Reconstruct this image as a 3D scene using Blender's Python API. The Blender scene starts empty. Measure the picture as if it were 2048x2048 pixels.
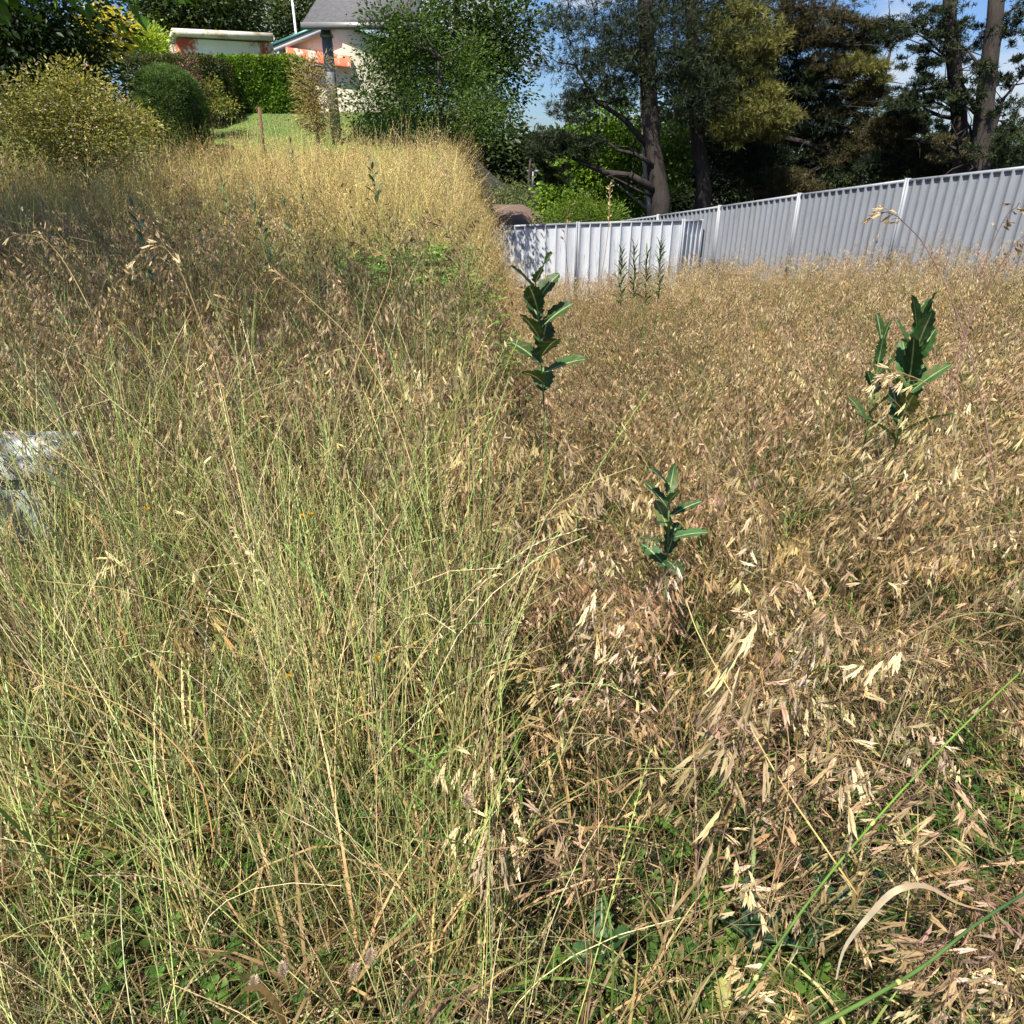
import bpy, math, random
import numpy as np
from mathutils import Vector

R = math.radians
scene = bpy.context.scene
COL = scene.collection
rng = np.random.default_rng(7)
random.seed(7)

# ------------------------------------------------------------------ camera, sky, sun, exposure
PITCH = R(26.9); EYE = 1.6; F = 1430.0
cam_d = bpy.data.cameras.new("camera"); cam = bpy.data.objects.new("camera", cam_d); COL.objects.link(cam)
cam.location = (0, 0, EYE); cam.rotation_euler = (math.pi/2 - PITCH, 0, 0)
cam_d.sensor_width = 36; cam_d.lens = F/2048*36; cam_d.clip_start = 0.03; cam_d.clip_end = 2000
scene.camera = cam

SUN_EL = R(60); SUN_AZ = math.atan2(-0.5, -0.87)       # from +Y clockwise
sd = Vector((math.sin(SUN_AZ)*math.cos(SUN_EL), math.cos(SUN_AZ)*math.cos(SUN_EL), math.sin(SUN_EL)))
sun_d = bpy.data.lights.new("sun", 'SUN'); sun_d.energy = 5.0; sun_d.angle = R(0.5); sun_d.color = (1.0, 0.93, 0.82)
sun = bpy.data.objects.new("sun", sun_d); COL.objects.link(sun)
sun.rotation_euler = sd.to_track_quat('Z', 'Y').to_euler(); sun.location = (0, 0, 30)

world = bpy.data.worlds.new("World"); scene.world = world; world.use_nodes = True
nt = world.node_tree; nt.nodes.clear()
def N(nt, t, **kw):
    n = nt.nodes.new(t)
    for k, v in kw.items(): setattr(n, k, v)
    return n
out = N(nt, 'ShaderNodeOutputWorld'); bg = N(nt, 'ShaderNodeBackground'); bg.inputs[1].default_value = 0.066
sky = N(nt, 'ShaderNodeTexSky', sky_type='NISHITA'); sky.sun_disc = False
sky.sun_elevation = SUN_EL; sky.sun_rotation = SUN_AZ % (2*math.pi); sky.ozone_density = 2.0; sky.dust_density = 0.6
tc = N(nt, 'ShaderNodeTexCoord'); mp = N(nt, 'ShaderNodeMapping'); mp.inputs['Scale'].default_value = (1, 1, 2.6)
mp.inputs['Location'].default_value = (0.35, 0.1, 0.2)
no = N(nt, 'ShaderNodeTexNoise'); no.inputs['Scale'].default_value = 4.2; no.inputs['Detail'].default_value = 7; no.inputs['Roughness'].default_value = 0.55
cr = N(nt, 'ShaderNodeValToRGB'); cr.color_ramp.elements[0].position = 0.50; cr.color_ramp.elements[1].position = 0.66
mx = N(nt, 'ShaderNodeMix', data_type='RGBA'); mx.inputs['B'].default_value = (6.5, 6.8, 7.2, 1)
L = nt.links.new
L(tc.outputs['Generated'], mp.inputs[0]); L(mp.outputs[0], no.inputs['Vector']); L(no.outputs[0], cr.inputs[0])
hs_ = N(nt, 'ShaderNodeVectorMath', operation='MULTIPLY'); hs_.inputs[1].default_value = (.62, .80, 1.12); L(sky.outputs[0], hs_.inputs[0])
L(cr.outputs[0], mx.inputs['Factor']); L(hs_.outputs[0], mx.inputs['A']); L(mx.outputs['Result'], bg.inputs[0]); L(bg.outputs[0], out.inputs[0])

scene.view_settings.view_transform = 'Standard'; scene.view_settings.look = 'None'
scene.view_settings.exposure = 0.88; scene.view_settings.gamma = 1.0
scene.render.engine = 'CYCLES'
scene.cycles.max_bounces = 6; scene.cycles.diffuse_bounces = 3; scene.cycles.transmission_bounces = 3; scene.cycles.glossy_bounces = 2
scene.cycles.transparent_max_bounces = 4

# ------------------------------------------------------------------ geometry helpers
FWD = np.array([0, math.cos(PITCH), -math.sin(PITCH)]); UP = np.array([0, math.sin(PITCH), math.cos(PITCH)]); RT = np.array([1.0, 0, 0])
def PD(px, py, D):          # photo coordinates (2048) + depth -> world point
    return np.array([0, 0, EYE]) + D*(FWD + RT*(px-1024)/F - UP*(py-1024)/F)
def PY(px, py, Y):          # same with the horizontal distance Y
    d = FWD + RT*(px-1024)/F - UP*(py-1024)/F
    return np.array([0, 0, EYE]) + d*(Y/d[1])

def sstep(a, b, x):
    t = np.clip((x-a)/(b-a), 0, 1); return t*t*(3-2*t)
def vnoise(x, y, s, seed=0):
    x = np.asarray(x, float)/s + 17.3*seed; y = np.asarray(y, float)/s - 9.1*seed
    xi = np.floor(x).astype(np.int64); yi = np.floor(y).astype(np.int64); fx = x-xi; fy = y-yi
    fx = fx*fx*(3-2*fx); fy = fy*fy*(3-2*fy)
    def h(a, b):
        n = (a*374761393 + b*668265263 + seed*1442695) & 0x7fffffff
        n = ((n ^ (n >> 13))*1274126177) & 0x7fffffff
        return ((n ^ (n >> 16)) & 0xffff)/65535.0
    return (h(xi, yi)*(1-fx)+h(xi+1, yi)*fx)*(1-fy) + (h(xi, yi+1)*(1-fx)+h(xi+1, yi+1)*fx)*fy
def side(x, y):             # 0 = left slope, 1 = right slope
    return sstep(-0.085, 0.018, np.asarray(x)/np.maximum(np.asarray(y, float), 0.8))
def ground_z(x, y):
    x = np.asarray(x, float); y = np.asarray(y, float)
    yr = np.clip(y, 0, 22); xr = np.clip(x, -2, 14)
    zr = 0.1137*xr*sstep(0, 4, y) - 0.1075*yr
    zl = 0.070*np.clip(y, 0, 15) + 0.262*np.clip(y-15, 0, 5)
    s = side(x, y)
    return zl*(1-s) + zr*s + 0.05*(vnoise(x, y, 1.3, 3)-0.5)*sstep(0, 1.5, y)

class MB:
    def __init__(s): s.v = []; s.f = []; s.c = []; s.n = 0
    def add(s, v, f, c):
        v = np.asarray(v, float).reshape(-1, 3); f = np.asarray(f, np.int64).reshape(-1, 3)
        c = np.asarray(c, float)
        if c.ndim == 1: c = np.tile(c, (len(v), 1))
        s.v.append(v); s.f.append(f+s.n); s.c.append(c); s.n += len(v)
    def arrays(s): return np.concatenate(s.v), np.concatenate(s.f), np.concatenate(s.c)
    def box(s, lo, hi, c, R3=None, o=None):
        lo = np.array(lo, float); hi = np.array(hi, float)
        v = np.array([[(lo, hi)[i & 1][0], (lo, hi)[(i >> 1) & 1][1], (lo, hi)[(i >> 2) & 1][2]] for i in range(8)])
        if R3 is not None: v = v @ R3.T
        if o is not None: v = v + np.array(o)
        q = [(0, 2, 3, 1), (4, 5, 7, 6), (0, 1, 5, 4), (2, 6, 7, 3), (0, 4, 6, 2), (1, 3, 7, 5)]
        f = [t for a, b, c_, d in q for t in ((a, b, c_), (a, c_, d))]
        s.add(v, f, c)
    def tube(s, pts, rad, c, sides=4, cap=True):
        pts = np.asarray(pts, float); k = len(pts); rad = np.broadcast_to(rad, (k,))
        t = np.gradient(pts, axis=0); t /= np.linalg.norm(t, axis=1)[:, None]+1e-9
        a = np.array([0, 0, 1.0]) if abs(t[0][2]) < .8 else np.array([1.0, 0, 0])
        u = np.cross(t, a); u /= np.linalg.norm(u, axis=1)[:, None]+1e-9; w = np.cross(t, u)
        an = np.arange(sides)*2*math.pi/sides
        v = pts[:, None, :] + rad[:, None, None]*(u[:, None, :]*np.cos(an)[None, :, None] + w[:, None, :]*np.sin(an)[None, :, None])
        f = []
        for i in range(k-1):
            for j in range(sides):
                a0 = i*sides+j; a1 = i*sides+(j+1) % sides
                f += [(a0, a1, a1+sides), (a0, a1+sides, a0+sides)]
        if cap:
            for j in range(1, sides-1):
                f += [(0, j+1, j), ((k-1)*sides, (k-1)*sides+j, (k-1)*sides+j+1)]
        c = np.asarray(c, float)
        if c.ndim == 2: c = np.repeat(c, sides, axis=0)
        s.add(v.reshape(-1, 3), f, c)
    def ribbon(s, pts, wid, c, flat=None):
        pts = np.asarray(pts, float); k = len(pts); wid = np.broadcast_to(wid, (k,))
        t = np.gradient(pts, axis=0)
        if flat is None: flat = rng.normal(size=3)
        u = np.cross(t, flat); u /= np.linalg.norm(u, axis=1)[:, None]+1e-9
        v = np.stack([pts-u*wid[:, None]/2, pts+u*wid[:, None]/2], 1).reshape(-1, 3)
        f = []
        for i in range(k-1): f += [(2*i, 2*i+1, 2*i+3), (2*i, 2*i+3, 2*i+2)]
        c = np.asarray(c, float)
        if c.ndim == 2: c = np.repeat(c, 2, axis=0)
        s.add(v, f, c)
    def leaves(s, P, D, Nn, Ln, Wd, C, fold=0.25):
        """vectorised folded diamond leaves"""
        P = np.asarray(P); n = len(P)
        D = D/(np.linalg.norm(D, axis=1)[:, None]+1e-9)
        u = np.cross(D, Nn); u /= np.linalg.norm(u, axis=1)[:, None]+1e-9
        w = np.cross(u, D)
        Ln = np.broadcast_to(Ln, (n,))[:, None]; Wd = np.broadcast_to(Wd, (n,))[:, None]
        m = P + D*Ln*0.45
        v = np.stack([P, m-u*Wd/2+w*Wd*fold, P+D*Ln-w*Ln*0.08, m+u*Wd/2+w*Wd*fold], 1).reshape(-1, 3)
        b = (np.arange(n)*4)[:, None]
        f = np.concatenate([b+np.array([0, 1, 2]), b+np.array([0, 2, 3])], 0)
        s.add(v, f, np.repeat(C, 4, axis=0))
    def build(s, name, mat, parent=None, smooth=False):
        v, f, c = s.arrays()
        return mesh_obj(name, v, f, c, mat, parent, smooth)

def mesh_obj(name, v, f, c, mat, parent=None, smooth=False):
    me = bpy.data.meshes.new(name)
    nv, nf = len(v), len(f)
    me.vertices.add(nv); me.vertices.foreach_set('co', np.ascontiguousarray(v, np.float32).ravel())
    me.loops.add(nf*3); me.loops.foreach_set('vertex_index', np.ascontiguousarray(f, np.int32).ravel())
    me.polygons.add(nf); me.polygons.foreach_set('loop_start', np.arange(nf, dtype=np.int32)*3)
    if smooth: me.polygons.foreach_set('use_smooth', np.ones(nf, bool))
    ca = me.color_attributes.new('Col', 'FLOAT_COLOR', 'POINT')
    cc = np.ones((nv, 4), np.float32); cc[:, :3] = np.clip(c, 0, 1); ca.data.foreach_set('color', cc.ravel())
    me.update(calc_edges=True)
    me.materials.append(mat)
    o = bpy.data.objects.new(name, me); COL.objects.link(o)
    if parent is not None: o.parent = parent
    return o

def tag(o, label=None, cat=None, group=None, kind=None):
    if label: o['label'] = label
    if cat: o['category'] = cat
    if group: o['group'] = group
    if kind: o['kind'] = kind
    return o
def empty(name, loc, label, cat, group=None):
    o = bpy.data.objects.new(name, None); COL.objects.link(o); o.location = tuple(float(a) for a in loc); o.empty_display_size = 0.1
    return tag(o, label, cat, group)
def child(mb, name, mat, root, smooth=False):      # mb in world coordinates -> part of root
    v, f, c = mb.arrays()
    return mesh_obj(name, v - np.array(root.location), f, c, mat, root, smooth)
def sub(mb, name, mat, part, root, smooth=False):
    v, f, c = mb.arrays()
    return mesh_obj(name, v - np.array(root.location), f, c, mat, part, smooth)

# ------------------------------------------------------------------ materials
def new_mat(name):
    m = bpy.data.materials.new(name); m.use_nodes = True; t = m.node_tree; t.nodes.clear()
    return m, t
def plant_mat(name, rough=0.55, transl=0.3, var=0.25, scale=40.0, spec=0.3, tcol=(1.1, 1.0, 0.7)):
    m, t = new_mat(name); L = t.links.new
    o = N(t, 'ShaderNodeOutputMaterial'); at = N(t, 'ShaderNodeAttribute', attribute_name='Col')
    geo = N(t, 'ShaderNodeTexCoord'); nz = N(t, 'ShaderNodeTexNoise'); nz.inputs['Scale'].default_value = scale; nz.inputs['Detail'].default_value = 2
    mr = N(t, 'ShaderNodeMapRange'); mr.inputs['To Min'].default_value = 1-var; mr.inputs['To Max'].default_value = 1+var
    mr.inputs['From Min'].default_value = 0.3; mr.inputs['From Max'].default_value = 0.7
    vm = N(t, 'ShaderNodeVectorMath', operation='SCALE')
    pb = N(t, 'ShaderNodeBsdfPrincipled'); pb.inputs['Roughness'].default_value = rough; pb.inputs['Specular IOR Level'].default_value = spec
    tr = N(t, 'ShaderNodeBsdfTranslucent'); tm = N(t, 'ShaderNodeVectorMath', operation='MULTIPLY'); tm.inputs[1].default_value = tcol
    ms = N(t, 'ShaderNodeMixShader'); ms.inputs[0].default_value = transl
    L(geo.outputs['Object'], nz.inputs['Vector']); L(nz.outputs[0], mr.inputs[0]); L(at.outputs['Color'], vm.inputs[0]); L(mr.outputs[0], vm.inputs['Scale'])
    L(vm.outputs[0], pb.inputs['Base Color']); L(vm.outputs[0], tm.inputs[0]); L(tm.outputs[0], tr.inputs[0])
    L(pb.outputs[0], ms.inputs[1]); L(tr.outputs[0], ms.inputs[2]); L(ms.outputs[0], o.inputs[0])
    return m
def surf_mat(name, rough=0.6, metal=0.0, spots=None, scale=8.0, var=0.12, thr=(0.5, 0.6), bump=0.0, bscale=60.0, stretch=(1, 1, 1), spec=0.4):
    """Col attribute x noise, with an optional second colour in noise patches (rust, dirt, lichen)"""
    m, t = new_mat(name); L = t.links.new
    o = N(t, 'ShaderNodeOutputMaterial'); at = N(t, 'ShaderNodeAttribute', attribute_name='Col')
    geo = N(t, 'ShaderNodeTexCoord'); mp = N(t, 'ShaderNodeMapping'); mp.inputs['Scale'].default_value = stretch
    L(geo.outputs['Object'], mp.inputs[0])
    nz = N(t, 'ShaderNodeTexNoise'); nz.inputs['Scale'].default_value = scale; nz.inputs['Detail'].default_value = 6; nz.inputs['Roughness'].default_value = 0.65
    mr = N(t, 'ShaderNodeMapRange'); mr.inputs['From Min'].default_value = 0.3; mr.inputs['From Max'].default_value = 0.7
    mr.inputs['To Min'].default_value = 1-var; mr.inputs['To Max'].default_value = 1+var
    vm = N(t, 'ShaderNodeVectorMath', operation='SCALE')
    pb = N(t, 'ShaderNodeBsdfPrincipled'); pb.inputs['Roughness'].default_value = rough; pb.inputs['Metallic'].default_value = metal; pb.inputs['Specular IOR Level'].default_value = spec
    L(mp.outputs[0], nz.inputs['Vector']); L(nz.outputs[0], mr.inputs[0]); L(at.outputs['Color'], vm.inputs[0]); L(mr.outputs[0], vm.inputs['Scale'])
    src = vm.outputs[0]
    if spots:
        n2 = N(t, 'ShaderNodeTexNoise'); n2.inputs['Scale'].default_value = scale*0.6; n2.inputs['Detail'].default_value = 9; n2.inputs['Roughness'].default_value = 0.7
        m2 = N(t, 'ShaderNodeMapping'); m2.inputs['Scale'].default_value = stretch; m2.inputs['Location'].default_value = (3.1, 7.7, 1.3)
        rp = N(t, 'ShaderNodeValToRGB'); rp.color_ramp.elements[0].position = thr[0]; rp.color_ramp.elements[1].position = thr[1]
        mi = N(t, 'ShaderNodeMix', data_type='RGBA'); mi.inputs['B'].default_value = (*spots, 1)
        L(geo.outputs['Object'], m2.inputs[0]); L(m2.outputs[0], n2.inputs['Vector']); L(n2.outputs[0], rp.inputs[0]); L(rp.outputs[0], mi.inputs['Factor'])
        L(src, mi.inputs['A']); src = mi.outputs['Result']
    L(src, pb.inputs['Base Color'])
    if bump:
        n3 = N(t, 'ShaderNodeTexNoise'); n3.inputs['Scale'].default_value = bscale; n3.inputs['Detail'].default_value = 5
        bp = N(t, 'ShaderNodeBump'); bp.inputs['Strength'].default_value = bump; bp.inputs['Distance'].default_value = 0.02
        L(mp.outputs[0], n3.inputs['Vector']); L(n3.outputs[0], bp.inputs['Height']); L(bp.outputs[0], pb.inputs['Normal'])
    L(pb.outputs[0], o.inputs[0])
    return m
M_grass = plant_mat('dry_grass', 0.5, 0.18, 0.25, 25)
M_leaf = plant_mat('leaf', 0.45, 0.35, 0.25, 6, tcol=(1.3, 1.25, 0.5))
M_hedge = plant_mat('hedge_leaf', 0.5, 0.25, 0.35, 3, tcol=(1.2, 1.2, 0.5))
M_needle = plant_mat('needle', 0.55, 0.12, 0.3, 2)
M_weed = plant_mat('weed_leaf', 0.5, 0.25, 0.18, 30, spec=0.25)
M_bark = surf_mat('bark', 0.9, scale=14, var=0.35, bump=0.6, bscale=30, stretch=(1, 1, 0.25))
M_fence = surf_mat('coated_steel', 0.45, 0.0, spots=(0.16, 0.17, 0.15), scale=6, var=0.10, thr=(0.56, 0.70), stretch=(3, 3, 0.35), spec=0.45, bump=.06, bscale=4)
M_rust = surf_mat('peeling_paint', 0.75, spots=(0.42, 0.085, 0.03), scale=1.6, var=0.08, thr=(0.50, 0.56), stretch=(1, 1, 0.7))
M_wall = surf_mat('painted_wall', 0.7, scale=3, var=0.05)
M_tile = surf_mat('roof_tile', 0.85, scale=12, var=0.3, bump=0.3)
M_plastic = surf_mat('pit_plastic', 0.8, spots=(0.34, 0.37, 0.33), scale=20, var=0.05, thr=(0.6, 0.75), spec=.2)
M_metal = surf_mat('painted_metal', 0.45, 0.3, scale=6, var=0.08)

def mixc(a, b, t):
    a = np.asarray(a, float); b = np.asarray(b, float); t = np.asarray(t)[..., None]
    return a*(1-t)+b*t

# ------------------------------------------------------------------ ground
def axis(lo, hi, st, far):
    a = np.arange(lo, hi+1e-6, st); g = st*np.cumsum(1.35**np.arange(1, 22)); g = g[g < far]
    return np.concatenate([(lo-g)[::-1], a, hi+g])
gx = axis(-24, 24, 0.22, 600); gy = axis(-3, 26, 0.22, 800)
X, Y = np.meshgrid(gx, gy); Z = ground_z(X, Y)
v = np.stack([X, Y, Z], -1).reshape(-1, 3); nx, ny = len(gx), len(gy)
i, j = np.meshgrid(np.arange(nx-1), np.arange(ny-1)); a = (j*nx+i).ravel()
f = np.concatenate([np.stack([a, a+1, a+nx+1], 1), np.stack([a, a+nx+1, a+nx], 1)])
m, t = new_mat('soil_and_thatch'); L = t.links.new
o_ = N(t, 'ShaderNodeOutputMaterial'); pb = N(t, 'ShaderNodeBsdfPrincipled'); pb.inputs['Roughness'].default_value = 0.95
tcn = N(t, 'ShaderNodeTexCoord'); n1 = N(t, 'ShaderNodeTexNoise'); n1.inputs['Scale'].default_value = 9; n1.inputs['Detail'].default_value = 9
r1 = N(t, 'ShaderNodeValToRGB'); e = r1.color_ramp.elements
e[0].position = .35; e[0].color = (.018, .013, .008, 1); e[1].position = .7; e[1].color = (.05, .036, .018, 1)
e2 = e.new(.52); e2.color = (.022, .022, .009, 1)
bp = N(t, 'ShaderNodeBump'); bp.inputs['Strength'].default_value = .8; bp.inputs['Distance'].default_value = .03
L(tcn.outputs['Object'], n1.inputs['Vector']); L(n1.outputs[0], r1.inputs[0]); L(r1.outputs[0], pb.inputs['Base Color'])
L(n1.outputs[0], bp.inputs['Height']); L(bp.outputs[0], pb.inputs['Normal']); L(pb.outputs[0], o_.inputs[0])
g = mesh_obj('ground', v, f, np.full((len(v), 3), .1), m, smooth=True); tag(g, kind='structure')

# mown lawn in front of the hedges (its own sheet 2 cm above the soil, plus short blades)
lx = np.arange(-17, 0.2, .4); ly = np.arange(15.2, 26, .4); X, Y = np.meshgrid(lx, ly); Z = ground_z(X, Y)+.02
keep = side(X, Y) < .02
v = np.stack([X, Y, Z], -1).reshape(-1, 3); nx, ny = len(lx), len(ly)
i, j = np.meshgrid(np.arange(nx-1), np.arange(ny-1)); a = (j*nx+i).ravel(); kk = keep.ravel(); a = a[kk[a] & kk[a+1] & kk[a+nx]]
f = np.concatenate([np.stack([a, a+1, a+nx+1], 1), np.stack([a, a+nx+1, a+nx], 1)])
M_lawn = surf_mat('mown_lawn', 0.9, spots=(.16, .15, .05), scale=2.2, var=.25, thr=(.5, .7), bump=.5, bscale=80)
lawn = mesh_obj('lawn', v, f, np.full((len(v), 3), 1)*np.array([.09, .16, .03]), M_lawn, smooth=True); tag(lawn, kind='structure')

# ------------------------------------------------------------------ grass prototypes
STRAW = np.array([.52, .375, .175]); PALE = np.array([.72, .59, .35]); TAN = np.array([.40, .27, .11]); PURP = np.array([.20, .12, .08])
GRN = np.array([.13, .20, .045]); DGRN = np.array([.055, .105, .022]); LIME = np.array([.30, .42, .10]); SGRN = np.array([.40, .48, .17]); DRY = np.array([.34, .25, .11])
ORNG = np.array([.5, .27, .1])

def stem_curve(h, a0, bend, az, k, p=2.5, wob=0.03):
    s = np.linspace(0, 1, k); th = a0 + bend*s**p
    azs = az + wob*np.cumsum(rng.normal(size=k))
    d = np.stack([np.sin(th)*np.cos(azs), np.sin(th)*np.sin(azs), np.cos(th)], 1)
    pts = np.concatenate([[[0, 0, 0]], np.cumsum((d[:-1]+d[1:])/2*h/(k-1), axis=0)])
    return pts, d
def unit(v): return v/(np.linalg.norm(v)+1e-9)

def spikelet(mb, p, d, L, W, c, lod):
    d = unit(d); u = unit(np.cross(d, rng.normal(size=3))); w = np.cross(d, u)
    if lod == 0:
        n = 6; i = np.arange(n); sg = np.where(i % 2, 1., -1.)[:, None]
        P = p + d*(i*.105*L)[:, None] + u*sg*W*.10
        D = d + u*sg*(.05+.025*i)[:, None]
        ln = L*(.50+.02*i)
        cc = np.tile(c, (n, 1))*(0.85+.25*rng.random((n, 1)))
        mb.leaves(P, D, np.tile(w, (n, 1))+.2*rng.normal(size=(n, 3)), ln, W*.55, cc, .35)
    elif lod == 1:
        n = 3; i = np.arange(n); sg = np.array([-1., 1., 0.])[:, None]
        P = p + d*(i*.14*L)[:, None]; D = d + u*sg*.18
        mb.leaves(P, D, np.tile(w, (n, 1)), L*.72, W*.7, np.tile(c, (n, 1))*(0.88+.2*rng.random((n, 1))), .3)
    else:
        mb.leaves(p[None], d[None], w[None], np.array([L*1.05]), W*1.05, c[None], .2)

def blade(mb, p, az, a0, bend, ln, w, c, k=6, tw=None):
    s = np.linspace(0, 1, k); th = a0+bend*s**1.3
    d = np.stack([np.sin(th)*np.cos(az), np.sin(th)*np.sin(az), np.cos(th)], 1)
    pts = p + np.concatenate([[[0, 0, 0]], np.cumsum(d[:-1]*ln/(k-1), axis=0)])
    wd = w*np.minimum(1, .55+s*1.4)*(1-s**2.2)+.0004
    n = np.array([-math.sin(az), math.cos(az), 0.])
    fl = np.cross(n, [0, 0, 1.]) if tw is None else tw
    fl = np.array([math.cos(az), math.sin(az), 0.15])+.5*rng.normal(size=3)
    cc = np.tile(c, (k, 1))*(.85+.3*s[:, None])
    mb.ribbon(pts, wd, cc, fl)

def stemtube(mb, pts, r0, r1, c, lod):
    k = len(pts); r = np.linspace(r0, r1, k)
    if lod <= 1: mb.tube(pts, r, c, 3, cap=False)
    else: mb.ribbon(pts[::2] if k > 5 else pts, (2.2*r)[::2] if k > 5 else 2.2*r, c[::2] if (k > 5 and np.ndim(c) == 2) else c)

def brome(lod, h=None, spk=1.0, droop=1.0, tint=0.0, small=1.0):
    mb = MB(); h = h or rng.uniform(.55, .85); k = (12, 8, 6)[lod]
    az = rng.uniform(0, 2*math.pi)
    pts, d = stem_curve(h, rng.uniform(.02, .25), rng.uniform(.5, 2.0)*droop, az, k)
    green = rng.random() < .22
    c0 = (GRN*1.6 if green else STRAW*.75); c1 = PURP*1.3 if rng.random() < .35 else STRAW*.85
    s = np.linspace(0, 1, k); cc = mixc(c0, c1, np.clip(s*1.4, 0, 1))
    stemtube(mb, pts, .0013, .0005, cc, lod)
    L0 = rng.uniform(.027, .042)*small; base = mixc(STRAW*.85, PALE, rng.uniform(0, 1)**1.4); base = base*(1-tint)+np.array([.66, .50, .16])*tint
    if rng.random() < .15: base = mixc(base, PURP, .4)
    nn = int(rng.integers(10, 15)*spk)
    for q in range(nn):
        t = .56+.44*(q+.5)/nn; fi = t*(k-1); i = min(int(fi), k-2); p = pts[i]+(pts[i+1]-pts[i])*(fi-i); sd_ = d[i]
        for b in range(1 if q > nn*.7 else rng.integers(1, 4)):
            bl = (.085*(1-(t-.56)/.44)+.012)*rng.uniform(.5, 1.2)*small
            o = rng.normal(size=3); o -= sd_*np.dot(o, sd_); o = unit(o)
            dr = unit(sd_*1.0+o*.45+np.array([0, 0, -.25]))
            e1 = p+dr*bl*.5; dr2 = unit(dr+np.array([0, 0, -1.1*droop])); e2 = e1+dr2*bl*.5
            bc = mixc(PURP*1.5, STRAW*.7, rng.random())
            if lod == 0: mb.tube(np.array([p, e1, e2]), [.00035]*3, bc, 3, cap=False)
            elif lod == 1: mb.ribbon(np.array([p, e1, e2]), .0008, bc)
            elif bl > .03: mb.ribbon(np.array([p, e2]), .0010, bc)
            sdir = unit(dr2*.6+np.array([0, 0, -.95*droop])+.20*rng.normal(size=3))
            col = base*rng.uniform(.45, 1.15)*np.array([1, rng.uniform(.93, 1.03), rng.uniform(.85, 1.08)])
            spikelet(mb, e2, sdir, L0*rng.uniform(.7, 1.15), L0*.20, col, lod)
            if lod < 2 and bl > .05 and rng.random() < .6:
                spikelet(mb, e1, unit(dr+.5*rng.normal(size=3)+np.array([0, 0, -.4])), L0*.85, L0*.19, col*.95, lod)
    for q in range(3):
        t = rng.uniform(.03, .5); i = int(t*(k-1)); g = rng.random()
        c = DRY*rng.uniform(.7, 1.3) if g < .65 else GRN*rng.uniform(.6, 1.3)
        blade(mb, pts[i], rng.uniform(0, 6.28), rng.uniform(.2, .7), rng.uniform(.5, 2.2), rng.uniform(.12, .26), rng.uniform(.003, .006), c, (6, 5, 3)[lod])
    return mb.arrays()

def rye(lod, n=9, h=None, straw=.4, spread=.16, gold=0.0):
    mb = MB(); h0 = h or rng.uniform(.65, .9); k = (9, 7, 5)[lod]
    for q in range(n):
        h = h0*rng.uniform(.7, 1.12); az = rng.uniform(0, 6.28); a0 = abs(rng.normal(0, spread))
        pts, d = stem_curve(h, a0, rng.uniform(-.1, .55) if rng.random() < .75 else rng.uniform(.6, 1.5), az, k, rng.uniform(1.2, 3.), .06)
        pts = pts + np.array([*rng.normal(0, .025, 2), 0])
        r = rng.random()
        top = mixc(LIME, SGRN, rng.random()) if r > straw else mixc(STRAW, PALE, rng.random())
        bot = mixc(np.array([.40, .46, .13]), np.array([.72, .66, .30]), rng.random()) if r > straw*.5 else PALE*.95
        top = top*(1-gold)+np.array([.62, .48, .17])*gold; bot = bot*(1-gold*.6)+np.array([.55, .48, .16])*gold*.6
        s = np.linspace(0, 1, k); stemtube(mb, pts, .0014, .0006, mixc(bot, top, s)*rng.choice([.5, .85, 1.15, 1.5], p=[.22, .28, .3, .2]), lod)
        if rng.random() < .8:
            ns = (15, 8, 4)[lod]; L0 = (.0105, .016, .026)[lod]
            t = .70+.30*(np.arange(ns)+.3)/ns; fi = t*(k-1); i = np.minimum(fi.astype(int), k-2)
            P = pts[i]+(pts[i+1]-pts[i])*(fi-i)[:, None]; D = d[i]
            o = np.cross(D[0], rng.normal(size=3)); o = unit(o)
            sg = np.where(np.arange(ns) % 2, 1., -1.)[:, None]
            cc = np.tile(mixc(top, PALE, .25), (ns, 1))*(.7+.3*rng.random((ns, 1)))
            mb.leaves(P, D+o*sg*.26, np.cross(D, o), L0, L0*.24, cc, .2)
        if rng.random() < .55:
            i = int(rng.uniform(.1, .5)*(k-1)); c = mixc(GRN*1.3, STRAW*.8, rng.random())
            blade(mb, pts[i], rng.uniform(0, 6.28), rng.uniform(.15, .6), rng.uniform(.1, 1.4), rng.uniform(.08, .22), rng.uniform(.0015, .0035), c, (5, 4, 3)[lod])
    return mb.arrays()

def cocks(lod):            # pale fluffy-headed upright grass with a dense narrow panicle
    mb = MB(); h = rng.uniform(.7, 1.0); k = 8
    pts, d = stem_curve(h, rng.uniform(.02, .2), rng.uniform(.1, .7), rng.uniform(0, 6.28), k)
    stemtube(mb, pts, .0012, .0006, mixc(SGRN*.8, STRAW, np.linspace(0, 1, k)), lod)
    ns = (60, 26, 10)[lod]; t = .80+.20*rng.random(ns); fi = t*(k-1); i = np.minimum(fi.astype(int), k-2)
    P = pts[i]+(pts[i+1]-pts[i])*(fi-i)[:, None]; rad = .022*(1-(t-.8)/.2)+.004
    o = rng.normal(size=(ns, 3)); P = P+o*rad[:, None]*.5
    mb.leaves(P, d[i]+o*.35, rng.normal(size=(ns, 3)), (.008, .012, .02)[lod], (.0022, .003, .005)[lod], np.tile(mixc(PALE, STRAW, rng.random()), (ns, 1))*(.8+.3*rng.random((ns, 1))))
    return mb.arrays()

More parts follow.
